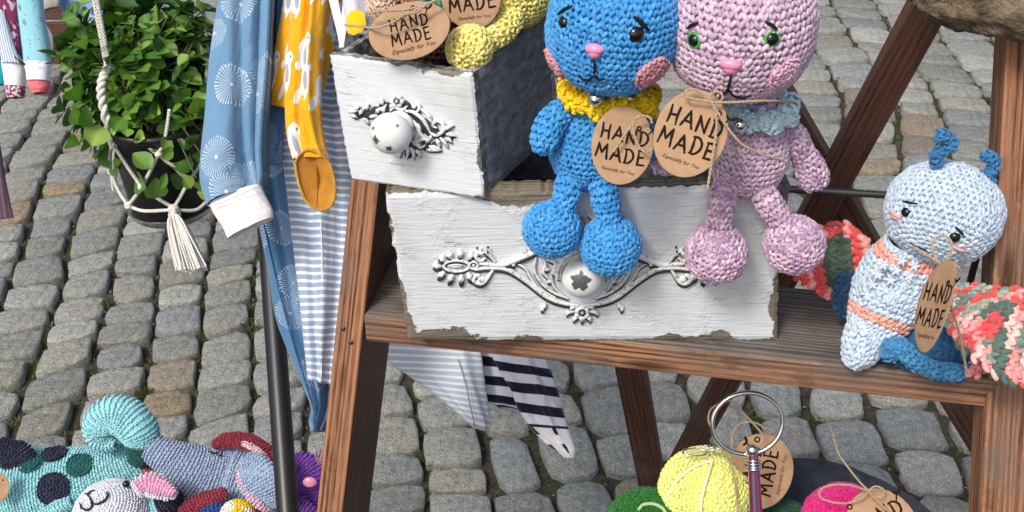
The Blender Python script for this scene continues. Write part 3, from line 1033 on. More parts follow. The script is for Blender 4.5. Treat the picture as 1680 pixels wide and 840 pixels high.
# --- ornament in drawer plane
t = NT('distressed_white_metal', 0.5, 0.4)
_n = t.noise(t.coord(), 260, 4, 0.7)
_c = t.mix(t.ramp(_n, [(0.54, 0.0), (0.62, 0.75)]), (0.80, 0.82, 0.83), (0.16, 0.17, 0.18))
t.color(t.mix(t.ramp(t.noise(t.coord(), 90, 3), [(0.5, 0.0), (0.75, 0.5)]), _c, (0.42, 0.43, 0.42)))
t.bump(_n, 0.6, 0.0006)
PW = t.m
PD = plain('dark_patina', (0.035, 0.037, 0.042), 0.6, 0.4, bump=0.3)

def ornament_big(parent):
    cx, cy = 955, 456
    mb = MB()
    def st(pts, r=3.6, dark=1, side=1, rr=None):
        for m in (-1, 1):
            w = [onF(cx + m * x, cy + y, 0.0022) for x, y in pts]
            P = smooth(w, 6)
            s = 0.00050 * r
            tube(mb, P, [s * 0.7, s, s * 1.1, s, s * 0.6] if rr is None else [s * q for q in rr], 8, 0, flat=(1, 1.0), ref=(0, -1, 0))
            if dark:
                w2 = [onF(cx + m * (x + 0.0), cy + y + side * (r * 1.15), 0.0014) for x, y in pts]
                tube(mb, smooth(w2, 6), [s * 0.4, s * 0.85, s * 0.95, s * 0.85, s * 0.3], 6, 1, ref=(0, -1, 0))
    def blob(x, y, rx, ry, mi=0, off=0.002, h=0.003):
        for m in (-1, 1):
            c = onF(cx + m * x, cy + y, off)
            ellipsoid(mb, c, (rx * 0.00047, h, ry * 0.00047), 10, 6, mi)
    # arms
    st([(-176, -14), (-150, -17), (-122, -14), (-92, 4), (-60, 29), (-32, 41), (0, 46)], 4.4)
    st([(-168, -24), (-132, -22), (-104, -32), (-72, -46), (-44, -62)], 5.0)
    st([(-44, -62), (-24, -72), (-10, -88), (-2, -104)], 3.6)
    st([(-120, -28), (-96, -18), (-84, 0), (-70, 17), (-44, 32)], 2.4)
    st([(-76, -34), (-78, -12), (-66, 8), (-46, 24), (-22, 34)], 3.0)
    st([(-66, -36), (-60, -22), (-64, -10), (-54, 2)], 3.0)
    st([(-56, -30), (-44, -24), (-46, -10), (-38, 2)], 3.2)
    st([(-30, 30), (-46, 14), (-50, -6), (-38, -16)], 2.4)
    st([(-8, -96), (-20, -84), (-22, -66), (-12, -58), (-4, -66)], 3.0)
    st([(-10, -104), (-18, -96), (-14, -88)], 3.2)
    # end scrolls
    st([(-140, -22), (-152, -38), (-166, -44), (-174, -36), (-166, -28), (-158, -34)], 4.0, 1, 1)
    st([(-146, -14), (-158, 4), (-168, 9), (-178, 3), (-172, -5), (-164, 0)], 4.0, 1, 1)
    blob(-163, -42, 9, 9); blob(-165, 2, 8, 8)
    for k in range(9):
        blob(-163 + rng.uniform(-9, 9), -44 + rng.uniform(-7, 7), 2.6, 2.6, k % 2, 0.0045, 0.0014)
    # oval cartouche
    ov = [(-206 + 21 * math.cos(a), -20 + 9 * math.sin(a)) for a in np.linspace(0, 6.28, 15)]
    st(ov, 3.0, 1, 1, rr=[1, 1])
    blob(-206, -20, 15, 5.0, 0, 0.0012, 0.0016); st([(-220, -20), (-206, -22), (-192, -20)], 1.6, 0)
    rg = [(-178 + 7 * math.cos(a), -21 + 6 * math.sin(a)) for a in np.linspace(0, 6.28, 11)]
    st(rg, 2.6, 1, 1, rr=[1, 1]); blob(-178, -21, 2.6, 2.6, 0, 0.003, 0.002)
    for x, y, a in ((-226, -30, 2.6), (-216, -35, 2.0), (-200, -37, 1.6), (-184, -34, 1.2), (-234, -20, 3.1), (-228, -8, -2.6), (-214, -3, -2.1), (-198, -2, -1.6), (-186, -6, -1.1)):
        c, s = math.cos(a), -math.sin(a)
        st([(x - 3 * c, y - 3 * s), (x + 4 * c, y + 4 * s), (x + 11 * c, y + 11 * s)], 5.2, 1, 1, rr=[0.6, 1.2, 0.2])
    for x, y, a in ((-92, -40, 1.9), (-110, -26, -2.2), (-60, 42, -2.0), (-66, 46, -1.4), (-40, -76, 2.0), (-54, -14, 3.0), (-48, 4, 3.4)):
        c, s = math.cos(a), -math.sin(a)
        st([(x, y), (x + 5 * c, y + 5 * s), (x + 9 * c, y + 9 * s)], 3.6, 1, 1, rr=[0.8, 1.2, 0.3])
    # rosette under the knob and crest on top
    for k in range(6):
        a = k * 1.047 + 0.4
        blob(8.5 * math.cos(a), 57 + 8 * math.sin(a), 5.6, 5.6, 0, 0.003, 0.0026)
        blob(4.5 * math.cos(a), 57 + 4.5 * math.sin(a), 2.2, 2.2, 1, 0.0052, 0.001)
    blob(0, 57, 3.4, 3.4, 0, 0.005, 0.0022)
    for x, y in ((16, 48), (22, 56), (0, 68), (12, 66)):
        st([(-x * 0.5, y - 2), (-x, y), (-x * 1.15, y + 5)], 3.6, 1, 1, rr=[0.7, 1.2, 0.5])
    ar = [(-41, 2), (-40, -14), (-30, -32), (-14, -42), (0, -45)]
    st(ar, 4.6, 0); st([(x * 0.86, y * 0.86) for x, y in ar], 2.2, 0)
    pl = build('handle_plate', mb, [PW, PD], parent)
    # knob
    kb = MB()
    c = onF(955, 456, 0.020)
    n = np.array([0, -1, 0.0])
    prof = [(-0.020, 0.008), (-0.017, 0.0085), (-0.012, 0.009), (-0.010, 0.013), (-0.006, 0.0165), (0, 0.0182), (0.006, 0.0165), (0.0105, 0.0115), (0.0128, 0.005), (0.0133, 0.0003)]
    P = np.array([c + n * a * 0.9 for a, r in prof])
    tube(kb, smooth(P, 3), [r for a, r in prof], 36, 0, ref=(0, 0, 1), cap=False)
    build('knob', kb, KNOB, pl)
def m_knob():
    t = NT('chipped_knob_paint', 0.4, 0.5)
    v = t.coord()
    return t
t = NT('chipped_knob_paint', 0.42, 0.5)
_a = t.n('Attribute', _attribute_name='Col')
t.color(_a.outputs['Color'])
t.bump(t.noise(t.coord(), 300, 3), 0.3, 0.0006)
KNOB = t.m

def paint_knob(o_name, chips, seed=1):
    """worn spots where the white paint has come off a knob"""
    o = bpy.data.objects[o_name]
    me = o.data
    n = len(me.vertices)
    co = np.zeros(n * 3); me.vertices.foreach_get('co', co); co = co.reshape(-1, 3) + np.array(ORG[o.name])
    col = np.tile([0.76, 0.77, 0.77, 1.0], (n, 1))
    for p, r, sd in chips:
        d = co - p
        dist = np.linalg.norm(d, axis=1)
        an = np.arctan2(d[:, 2], d[:, 0])
        rr = r * (1 + 0.16 * np.sin(an * 5 + sd) + 0.10 * np.sin(an * 9 + 2 * sd))
        k = np.clip((rr - dist) / (r * 0.10), 0, 1)[:, None]
        tone = np.array([0.085, 0.088, 0.09]) * (1 + 0.5 * np.sin(dist * 2600)[:, None] * 0.6)
        col[:, :3] = col[:, :3] * (1 - k) + tone * k
    me.color_attributes['Col'].data.foreach_set('color', col.ravel())

def knob_mesh(mb, c, n, R, N=90, M=110):
    """round pull with a neck, dense enough to carry its chips"""
    x, y, z = basis(n)
    s = np.linspace(0, 1, M)
    z_, r_ = [], []
    for q in s:
        if q < 0.25:
            k = q / 0.25
            z_.append(-1.25 + 0.45 * k); r_.append(0.50 - 0.02 * math.sin(k * 3.14) + (0.18 if k < 0.15 else 0) + (0.0 if k < 0.9 else 0.02))
        else:
            k = (q - 0.25) / 0.75
            a = -2.58 + (2.58) * k
            z_.append(math.cos(a) * 0.86 + 0.0); r_.append(abs(math.sin(a)) * 1.0)
    z_, r_ = np.array(z_), np.array(r_)
    th = np.arange(N) * 2 * math.pi / N
    V = np.array(c) + R * (np.cos(th)[None, :, None] * r_[:, None, None] * x + np.sin(th)[None, :, None] * r_[:, None, None] * y + z_[:, None, None] * z)
    i = np.arange(M - 1)[:, None] * N; j = np.arange(N)[None, :]; j2 = (j + 1) % N
    mb.add(V.reshape(-1, 3), np.stack([i + j, i + j2, i + N + j2, i + N + j], -1).reshape(-1, 4))

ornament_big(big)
ko = [o for o in big.children_recursive if o.name.startswith('knob')][0]
# replace the plain turning by the dense one
kb = MB(); kc = onF(955, 457, 0.0225); knob_mesh(kb, kc, (0, -1, 0.0), 0.0175)
pl = ko.parent
bpy.data.objects.remove(ko)
ko = build('knob', kb, KNOB, pl)
p1 = onball(952, 463, kc, 0.0160)[0]; p2 = onball(938, 437, kc, 0.0165)[0]; p3 = onball(968, 443, kc, 0.0165)[0]
paint_knob(ko.name, [(p1, 0.0086, 0.5), (p2, 0.0015, 1), (p3, 0.0014, 2)])

# --- small drawer, turned towards the left, resting on the rim of the large one
RZ = LD['c'][2] + 0.001
sBL, sBR = atZ(575, 295, 1.142), atZ(795, 327, 1.142)
sTL, sTR = atZ(540, 90, 1.252), atZ(775, 122, 1.250)
bk = np.array([0.068, 0.130, 0.0])
bkt = np.array([0.066, 0.135, 0.0])
small = thing('small_drawer', 'small drawer with white front, charcoal sides and a round knob full of crocheted toys', 'drawer', (sBL + sBR) / 2)
WP2 = m_paint('white_chipped_paint', 0.125, 0.11, chip=0.0046, amp=0.034, seed=7.9, depth=0.0007)
nf = unit(np.cross(sBR - sBL, sTL - sBL))
if nf[1] > 0: nf = -nf
f = slab(sBL, sBR, sTR, sTL, nf, 0.011, N=(60, 54), ragged=0.0004, seed=5, Wm=0.125, Hm=0.11)
build('front_panel', f, [WP2, RIM], small, False)
inn = unit(sBL - sBR)
dn = np.array([0, 0, -0.0012])
for nm, (a_, b_, c_, d_, s_) in {'r': (sBR, sBR + bk, sTR + bkt, sTR, 1), 'l': (sBL, sBL + bk, sTL + bkt, sTL, -1)}.items():
    fo = unit(bk) * 0.0115
    n_ = unit(np.cross(b_ - a_, d_ - a_)) 
    if np.dot(n_, -inn) * s_ < 0: n_ = -n_
    t_ = 0.008
    sh_ = -n_ * 0.0008
    if s_ > 0:
        f = slab(a_ + fo + sh_, b_ + sh_, c_ + dn + sh_, d_ + fo + dn + sh_, n_, t_, N=(30, 16), ragged=0.0003, seed=8)
    else:
        f = slab(b_ + sh_, a_ + fo + sh_, d_ + fo + dn + sh_, c_ + dn + sh_, n_, t_, N=(30, 16), ragged=0.0003, seed=9)
    build('side_panel', f, [CHAR, RIM if s_ else CHAR], small, False)
f = slab(sBR + bk, sBL + bk, sTL + bkt + dn, sTR + bkt + dn, unit(bk), 0.008, N=(12, 8))
build('back_panel', f, [CHAR, RIM], small, False)
f = slab(sBL - inn * -0.0 + unit(bk) * 0.012 + inn * -0.009 + np.array([0, 0, .004]), sBR + unit(bk) * 0.012 + inn * 0.009 + np.array([0, 0, .004]), sBR + bk * 0.92 + inn * 0.009 + np.array([0, 0, .004]), sBL + bk * 0.92 - inn * 0.009 + np.array([0, 0, .004]), (0, 0, 1), 0.003, N=(4, 4))
build('bottom_panel', f, [CHAR, CHAR], small, False)

def ornament_small(parent):
    mb = MB()
    def on(px, py, off=0.0):
        return onplane(px, py, sBL + nf * off, nf)
    k = 0.00049
    def st(pts, r=3.0, rr=(0.6, 1.1, 1.1, 0.4), dark=True):
        tube(mb, smooth([on(x, y, 0.0026) for x, y in pts], 6), [k * r * q for q in rr], 8, 0, ref=nf)
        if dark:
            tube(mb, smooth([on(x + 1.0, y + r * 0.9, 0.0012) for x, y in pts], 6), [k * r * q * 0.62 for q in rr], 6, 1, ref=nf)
    def blob(x, y, r, mi=0, off=0.002, h=0.003):
        X, Y, Z = basis(nf)
        ellipsoid(mb, on(x, y, off), (r * k, r * k, h), 10, 6, mi, M=np.column_stack([X, Y, Z]))
    # dark ground of the relief: low pads following the garland
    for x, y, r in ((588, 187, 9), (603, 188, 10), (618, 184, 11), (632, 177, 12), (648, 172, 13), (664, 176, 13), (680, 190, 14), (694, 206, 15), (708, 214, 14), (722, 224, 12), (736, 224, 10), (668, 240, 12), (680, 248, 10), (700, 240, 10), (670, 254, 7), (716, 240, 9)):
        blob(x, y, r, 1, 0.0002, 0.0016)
    # left leaf garland
    for x, y, a, L in ((572, 183, 0.1, 16), (574, 187, -0.5, 14), (580, 180, 0.5, 13), (590, 188, 0.9, 14), (596, 194, -0.8, 13), (602, 180, 1.3, 12), (606, 192, 0.2, 14), (616, 186, 0.7, 16), (620, 194, -0.2, 14), (628, 186, 1.2, 16), (636, 190, 0.1, 12), (640, 178, 0.9, 14), (628, 172, 1.6, 12)):
        c, s = math.cos(a), -math.sin(a)
        st([(x, y), (x + L * .5 * c + 1.5 * s, y + L * .5 * s), (x + L * c, y + L * s)], 3.3, (0.3, 1.2, 0.9, 0.2))
    # crest flower
    for q in range(6):
        a = q * 1.047
        blob(651 + 8 * math.cos(a), 166 + 7 * math.sin(a), 4.8, 0, 0.003, 0.0028)
        blob(651 + 4 * math.cos(a), 166 + 4 * math.sin(a), 1.8, 1, 0.0055, 0.0008)
    blob(651, 166, 3, 0, 0.0055, 0.0016)
    st([(640, 182), (648, 176), (660, 180), (668, 174)], 3)
    # right scrolls
    st([(664, 182), (678, 184), (692, 194), (700, 206), (706, 218)], 3.2)
    st([(706, 218), (716, 222), (727, 214), (726, 202), (716, 198), (710, 206), (717, 210)], 3.6)
    st([(690, 178), (702, 188), (708, 200)], 3.0)
    st([(672, 192), (684, 206), (692, 222), (704, 232)], 3.0)
    st([(704, 232), (694, 228), (684, 234), (690, 242), (698, 238)], 3.2)
    st([(682, 186), (688, 178), (686, 172), (680, 176)], 3.0)
    for x, y, a, L in ((728, 212, 0.2, 12), (732, 220, -0.2, 16), (730, 226, -0.6, 14), (722, 226, -0.9, 20), (716, 228, -1.3, 18), (708, 222, -2.2, 16), (704, 240, -0.3, 22), (700, 246, -0.05, 22), (662, 236, -1.2, 18), (668, 238, -1.6, 22), (674, 242, -1.3, 20), (658, 244, -1.8, 14), (682, 246, -1.0, 14), (736, 210, 0.5, 10), (690, 214, 1.9, 12), (676, 214, -1.6, 14)):
        c, s = math.cos(a), -math.sin(a)
        st([(x, y), (x + L * .5 * c + 1.5 * s, y + L * .5 * s - 1), (x + L * c, y + L * s)], 3.4, (0.5, 1.2, 0.9, 0.2))
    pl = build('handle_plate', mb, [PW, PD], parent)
    kb = MB(); c = on(641, 219, 0.0) + nf * 0.0
    c = onplane(641, 219, sBL + nf * 0.026, nf)
    knob_mesh(kb, c, nf, 0.0172)
    o = build('knob', kb, KNOB, pl)
    paint_knob(o.name, [(onball(614, 231, c, 0.0168)[0], 0.0040, 1.1), (onball(638, 246, c, 0.0166)[0], 0.0032, 2.2), (onball(611, 210, c, 0.0168)[0], 0.0019, 0.2), (onball(652, 206, c, 0.0168)[0], 0.0013, 3.2)])
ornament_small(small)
# ================================================================ SMALL PARTS SHARED BY THE TOYS
BLACK = plain('black_gloss', (0.006, 0.006, 0.008), 0.12, 0.6)
THREAD = plain('black_thread', (0.012, 0.012, 0.016), 0.8, 0.2)
PINKN = plain('pink_plastic', lin(238, 150, 190), 0.25, 0.5)
GREENI = plain('green_plastic_iris', (0.06, 0.36, 0.06), 0.2, 0.5)
SILVER = plain('silver_metal', (0.80, 0.80, 0.82), 0.14, 0.5, 1.0)
INK = plain('dark_brown_print', (0.022, 0.012, 0.008), 0.8, 0.1)
FINE = plain('fine_brown_print', (0.12, 0.055, 0.03), 0.8, 0.1)
t = NT('kraft_card', 0.85, 0.15)
_v = t.coord()
_n = t.noise(t.coord((1, 1, 1)), 700, 3, 0.7)
t.color(t.mix(t.ramp(t.noise(_v, 120, 4, 0.6), [(0.3, 0), (0.7, 1)]), t.ramp(_n, [(0.3, (0.34, 0.205, 0.115)), (0.7, (0.44, 0.28, 0.17))]), (0.45, 0.30, 0.185)))
t.bump(_n, 0.3, 0.0003)
KRAFT = t.m
t = NT('jute_twine', 0.9, 0.1)
t.color(t.ramp(t.noise(t.coord(), 900, 3, 0.7), [(0.3, (0.27, 0.19, 0.12)), (0.7, (0.60, 0.47, 0.34))]))
TWINE = t.m

def twine_mesh(mb, pts, r=0.0009, k=14, fuzz=True):
    """two-ply string along the points, with stray fibres"""
    P = smooth(pts, k)
    L = np.concatenate([[0], np.cumsum(np.linalg.norm(np.diff(P, axis=0), axis=1))])
    n = max(8, int(L[-1] / 0.0009))
    s = np.linspace(0, L[-1], n)
    P = np.stack([np.interp(s, L, P[:, i]) for i in range(3)], -1)
    T, A, B = frames(P)
    for q in (0, math.pi):
        a = s / (r * 7.5) * 2 * math.pi + q
        Q = P + (A * np.cos(a)[:, None] + B * np.sin(a)[:, None]) * r * 0.62
        tube(mb, Q, r * 0.72, 6)
    if fuzz:
        for i in range(3, n - 3, 5):
            d = unit(rng.standard_normal(3)) * r * rng.uniform(2, 4.5)
            tube(mb, np.array([P[i], P[i] + d * 0.6 + T[i] * r, P[i] + d + T[i] * r * 2.4]), r * 0.10, 3, cap=False)

LET = {
    'H': (0.74, [[(0.05, 1.02), (0.10, 0.5), (0.06, 0.0)], [(0.66, 1.0), (0.62, 0.5), (0.68, -0.03)], [(0.07, 0.47), (0.66, 0.53)]]),
    'A': (0.84, [[(0.0, 0.0), (0.24, 0.52), (0.42, 1.02)], [(0.42, 1.02), (0.60, 0.5), (0.82, -0.02)], [(0.14, 0.34), (0.68, 0.36)]]),
    'N': (0.78, [[(0.06, 0.0), (0.08, 0.5), (0.06, 0.98)], [(0.06, 0.98), (0.36, 0.45), (0.68, 0.02)], [(0.68, 0.02), (0.66, 0.5), (0.70, 1.03)]]),
    'D': (0.76, [[(0.10, 0.0), (0.12, 0.5), (0.08, 0.98)], [(-0.02, 0.96), (0.36, 0.98), (0.66, 0.72), (0.66, 0.34), (0.36, 0.02), (0.0, 0.0)]]),
    'M': (0.98, [[(0.02, 0.0), (0.10, 0.5), (0.14, 1.0)], [(0.14, 1.0), (0.32, 0.62), (0.48, 0.34)], [(0.48, 0.34), (0.64, 0.66), (0.82, 1.0)], [(0.82, 1.0), (0.86, 0.5), (0.94, -0.03)]]),
    'E': (0.66, [[(0.08, 0.0), (0.09, 0.5), (0.06, 1.0)], [(0.02, 0.98), (0.6, 1.02)], [(0.08, 0.52), (0.50, 0.55)], [(0.04, 0.0), (0.62, 0.04)]]),
}
def brush(mb, P, w, z):
    """flat brush stroke in the card plane"""
    P = smooth([(x, y, 0) for x, y in P], 5)
    T = np.gradient(P, axis=0); T /= np.linalg.norm(T, axis=1)[:, None] + 1e-9
    N = np.stack([-T[:, 1], T[:, 0], T[:, 2] * 0], -1)
    k = np.linspace(0, 1, len(P))
    ww = w * (0.80 + 0.28 * np.sin(k * 3.14 + rng.uniform(-0.6, 0.6)) + 0.07 * rng.standard_normal(len(P)))
    V = np.vstack([P + N * ww[:, None] / 2, P - N * ww[:, None] / 2]); V[:, 2] = z
    n = len(P); i = np.arange(n - 1)
    mb.add(V, np.stack([i + n, i + 1 + n, i + 1, i], -1))
    for e in (0, n - 1):
        th = np.linspace(0, 2 * math.pi, 8, endpoint=False)
        C = P[e] + np.stack([np.cos(th), np.sin(th), th * 0], -1) * ww[e] * 0.5
        C[:, 2] = z - 0.00002
        mb.add(C, [tuple(range(8))])
def word(mb, s, x0, y0, h, w, z):
    x = x0
    for ch in s:
        adv, st = LET[ch]
        jy, sc = rng.uniform(-0.06, 0.06), rng.uniform(0.95, 1.06)
        for q in st:
            brush(mb, [(x + a * h * 0.86, y0 + (b * sc + jy) * h) for a, b in q], w, z)
        x += (adv * 0.86 + 0.22) * h
    return x
def wordlen(s, h): return sum((LET[c][0] * 0.86 + 0.22) * h for c in s) - 0.22 * h

def small_text(body, size):
    cu = bpy.data.curves.new('small_print', 'FONT')
    cu.body = body; cu.size = size; cu.shear = 0.35; cu.offset = size * 0.012
    cu.align_x = 'CENTER'; cu.resolution_u = 2
    o = bpy.data.objects.new('small_print', cu); COL.objects.link(o)
    dg = bpy.context.evaluated_depsgraph_get(); dg.update()
    me = bpy.data.meshes.new_from_object(o.evaluated_get(dg))
    bpy.data.objects.remove(o)
    V = np.array([v.co[:] for v in me.vertices]); F = [tuple(p.vertices) for p in me.polygons]
    bpy.data.meshes.remove(me)
    return V, F
SMALL = small_text('Especially for You', 1.0)

def gift_tag(label, c, x_dir, normal, w, h, strings=(), group='kraft paper tags tied to the toys', hole=(0.42, 0.30), words=True, blue=False):
    """oval kraft tag: local X along the lettering, Z out of the card"""
    z = unit(normal); x = np.array(x_dir, float); x = unit(x - z * np.dot(x, z)); y = np.cross(z, x)
    M = mat44(x, y, z, c)
    th_ = thing('gift_tag', label, 'tag', c, group)
    n = 56
    th = np.arange(n) * 2 * math.pi / n
    mb = MB()
    rings = []
    for k, zz in ((0.001, 0.0002), (0.2, 0.0002), (0.4, 0.0002), (0.6, 0.0002), (0.8, 0.0002), (0.985, 0.0002), (1.0, 0.0), (0.985, -0.0002), (0.5, -0.0002), (0.001, -0.0002)):
        X, Y = np.cos(th) * w / 2 * k, np.sin(th) * h / 2 * k
        rings.append(np.stack([X, Y, zz + 0.0014 * (X / (w / 2)) ** 2 - 0.0009 * (Y / (h / 2)) ** 2 - 0.0009 * X * Y / (w * h / 4)], -1))
    bend = lambda V: V + np.stack([V[:, 0] * 0, V[:, 0] * 0, 0.0014 * (V[:, 0] / (w / 2)) ** 2 - 0.0009 * (V[:, 1] / (h / 2)) ** 2 - 0.0009 * V[:, 0] * V[:, 1] / (w * h / 4)], -1)
    V = np.vstack(rings); F = []
    for r_ in range(9):
        for j in range(n):
            F.append((r_ * n + j, (r_ + 1) * n + j, (r_ + 1) * n + (j + 1) % n, r_ * n + (j + 1) % n))
    mb.add(V, F)
    card = build('card', mb, KRAFT, th_, True, M=M)
    if words:
        mb = MB()
        H = h * 0.20
        l1, l2 = wordlen('HAND', H), wordlen('MADE', H)
        sc = min(1.0, w * 0.80 / max(l1, l2)); H *= sc
        word(mb, 'HAND', -wordlen('HAND', H) / 2 + w * 0.01, h * 0.045, H, H * 0.155, 0.00045)
        word(mb, 'MADE', -wordlen('MADE', H) / 2, -h * 0.215, H, H * 0.155, 0.00045)
        # sprout at the end of the first word
        ex_, ey_ = wordlen('HAND', H) / 2 + w * 0.01, h * 0.045 + H * 0.85
        brush(mb, [(ex_ - H * .10, ey_), (ex_ + H * .08, ey_ + H * .30), (ex_ + H * .12, ey_ + H * .5)], H * 0.10, 0.00046)
        brush(mb, [(ex_ + H * .12, ey_ + H * .42), (ex_ + H * .34, ey_ + H * .46), (ex_ + H * .55, ey_ + H * .62)], H * 0.20, 0.00047)
        brush(mb, [(ex_ + H * .10, ey_ + H * .42), (ex_ - H * .06, ey_ + H * .62)], H * 0.15, 0.00048)
        for k in range(len(mb.v)): mb.v[k] = bend(mb.v[k])
        build('lettering', mb, INK, card, False, local=True)
        mb = MB()
        s = w * 0.64 / 8.6
        V = SMALL[0] * s + np.array([0, -h * 0.345, 0.00045])
        V[:, 1] -= 0.0
        mb.add(bend(V), SMALL[1])
        build('small_lettering', mb, FINE, card, False, local=True)
    mb = MB()
    hc = np.array([hole[0] * w / 2, hole[1] * h / 2 + h * 0.10, 0.0005])
    aa = np.linspace(0, 2 * math.pi, 15)
    tube(mb, [hc + np.array([math.cos(a) * w * 0.032, math.sin(a) * w * 0.032, 0]) for a in aa], w * 0.011, 6, cap=False)
    build('punched_hole', mb, INK, card, True, local=True)
    if strings:
        mb = MB()
        for q in strings:
            twine_mesh(mb, q)
        build('twine', mb, TWINE, th_)
    return th_

def bell(parent, c, r, n=(0, -1, 0.2)):
    mb = MB()
    ellipsoid(mb, c, r, 20, 14)
    X, Y, Z = basis(n)
    tube(mb, [c + X * math.cos(a) * r + Z * math.sin(a) * r * 1.0 for a in np.linspace(0, 2 * math.pi, 25)], r * 0.07, 6, cap=False)
    o = build('bell', mb, SILVER, parent)
    mb = MB()
    tube(mb, smooth([c + Z * r * 0.99 - X * r * 0.3 - Y * r * .3, c + Z * r * 1.01 - Y * r * .35, c + Z * r * 0.99 + X * r * 0.3 - Y * r * .3], 4), r * 0.08, 6)
    build('slot', mb, BLACK, o)

def stroke_on(parent, name, pts, c, rad, r=0.0011, lift=0.0016, mat=None):
    mb = MB()
    P = [onball(x, y, c, rad * (1.035 if name == 'mouth' else 1.0), lift)[0] for x, y in pts]
    tube(mb, smooth(P, 6), [r * 0.5, r, r, r * 0.45], 8)
    return build(name, mb, mat or THREAD, parent)

def eye(parent, px, py, c, rad, r, iris=None, n0=None):
    p, n = onball(px, py, c, rad, 0.0006)
    mb = MB(); X, Y, Z = basis(n)
    ellipsoid(mb, p, (r, r, r * 0.72), 20, 12, 0, M=np.column_stack([X, Y, Z]))
    o = build('eye', mb, BLACK, parent)
    if iris:
        mb = MB()
        k = 0.80
        pts = [p + (X * math.cos(a) + Y * math.sin(a)) * r * 1.0 - Z * r * 0.02 for a in np.linspace(0, 2 * math.pi, 29)]
        tube(mb, pts, r * 0.33, 8, cap=False, flat=(1, 1))
        build('iris', mb, iris, o)
    return p, n

def ruffle(parent, c, rx, ry, tilt, col, amp=0.003, r=0.0052, waves=13, axis=None, name='ruffle_collar'):
    mb = MB()
    a = np.linspace(0, 2 * math.pi, waves * 8 + 1)
    P = []
    for q in a:
        w = math.sin(q * waves)
        P.append(np.array(c) + np.array([math.cos(q) * (rx + w * amp * 0.4), math.sin(q) * (ry + w * amp * 0.4), amp * math.cos(q * waves * 1.0) + math.cos(q) * tilt]))
    P = np.array(P)
    crochet(mb, P, np.full(len(P), r) * (1 + 0.16 * np.sin(a * waves * 1.0 + 1)), sw=0.0052, sh=0.0048, col=col, raw=True, tone=0.06)
    P2 = P + np.array([0, 0, -r * 0.7]); 
    P2[:, :2] = np.array(c)[:2] + (P2[:, :2] - np.array(c)[:2]) * 1.04
    crochet(mb, P2, np.full(len(P), r * 0.72) * (1 + 0.2 * np.sin(a * waves)), sw=0.0050, sh=0.0046, col=col, raw=True, tone=0.06)
    return build(name, mb, MW, parent)

# ================================================================ THE TWO BUNNIES
BLUE = const(lin(52, 146, 216), lin(80, 168, 230))
LIL = const(lin(220, 197, 215), lin(192, 162, 190))
LILD = const(lin(226, 200, 216), lin(172, 136, 174))
ROSE = const(lin(196, 130, 148), lin(208, 150, 160))
ROSE2 = const(lin(226, 184, 206), lin(206, 160, 190))
YEL = const(lin(255, 220, 20), lin(252, 204, 8))
ICE = const(lin(214, 238, 244), lin(190, 224, 234))

def ear(parent, a, b, c, r, col):
    mb = MB()
    crochet(mb, [a, b, c, c + (c - b) * 0.4], [r * 0.6, r, r * 0.9, r * 0.1], sw=0.007, sh=0.0065, col=col, fx=(0.45, 1), ref=(0, 1, 0), lod=0)
    build('ear', mb, MW, parent)

# ---- blue
hc = atY(1007, 42, 0.832); HR = 0.0500
bun = thing('crochet_bunny', 'bright blue crocheted bunny with yellow ruffle collar sitting on the drawer edge', 'bunny toy', atY(965, 302, 0.85))
mb = MB(); cball(mb, hc, HR, axis=unit(np.array([0.10, -0.12, 1])), ry=HR * 1.0, p=2.25, col=BLUE, sw=0.0056, sh=0.0050)
head = build('head', mb, MW, bun)
ear(head, hc + np.array([-0.024, 0, 0.040]), hc + np.array([-0.035, 0.004, 0.085]), hc + np.array([-0.038, 0.01, 0.13]), 0.016, BLUE)
ear(head, hc + np.array([0.024, 0, 0.040]), hc + np.array([0.033, 0.004, 0.085]), hc + np.array([0.040, 0.01, 0.13]), 0.016, BLUE)
eye(head, 926, 37, hc, HR, 0.0047); eye(head, 1043, 56, hc, HR, 0.0063)
stroke_on(head, 'brow', [(919, 24), (930, 16), (943, 11)], hc, HR * 1.03, 0.0014, 0.002)
stroke_on(head, 'brow', [(1039, 28), (1050, 37), (1063, 50)], hc, HR * 1.03, 0.0019, 0.002)
p, n = onball(976, 82, hc, HR, 0.001)
mb = MB(); X, Y, Z = basis(n)
ellipsoid(mb, p + Y * 0.0012, (0.0074, 0.0042, 0.0045), 20, 12, M=np.column_stack([X, Y, Z])); ellipsoid(mb, p - Y * 0.0016, (0.0050, 0.0046, 0.0042), 20, 12, M=np.column_stack([X, Y, Z]))
build('nose', mb, PINKN, head)
stroke_on(head, 'mouth', [(976, 96), (977, 108), (976, 120)], hc, HR, 0.0010, 0.002)
stroke_on(head, 'mouth', [(950, 118), (958, 127), (967, 128), (976, 122), (984, 128), (992, 126)], hc, HR, 0.0010, 0.002)
mb = MB(); p, n = onball(1068, 117, hc, HR, 0.001); disc_patch(mb, p, n, 0.0135, ROSE, sw=0.0044)
build('cheek', mb, MW, head)
mb = MB(); p, n = onball(911, 104, hc, HR, 0.0); disc_patch(mb, p, n, 0.0125, ROSE, sw=0.0044)
build('cheek', mb, MW, head)
bc = atY(966, 238, 0.855)
bax = unit(np.array([0.05, 0, 1]))
mb = MB()
crochet(mb, [bc - bax * 0.039, bc - bax * 0.035, bc - bax * 0.02, bc, bc + bax * 0.022, bc + bax * 0.042, bc + bax * 0.052], [0.001, 0.015, 0.0275, 0.0330, 0.0285, 0.0200, 0.014], col=BLUE, sw=0.0054, sh=0.0049)
body = build('body', mb, MW, bun)
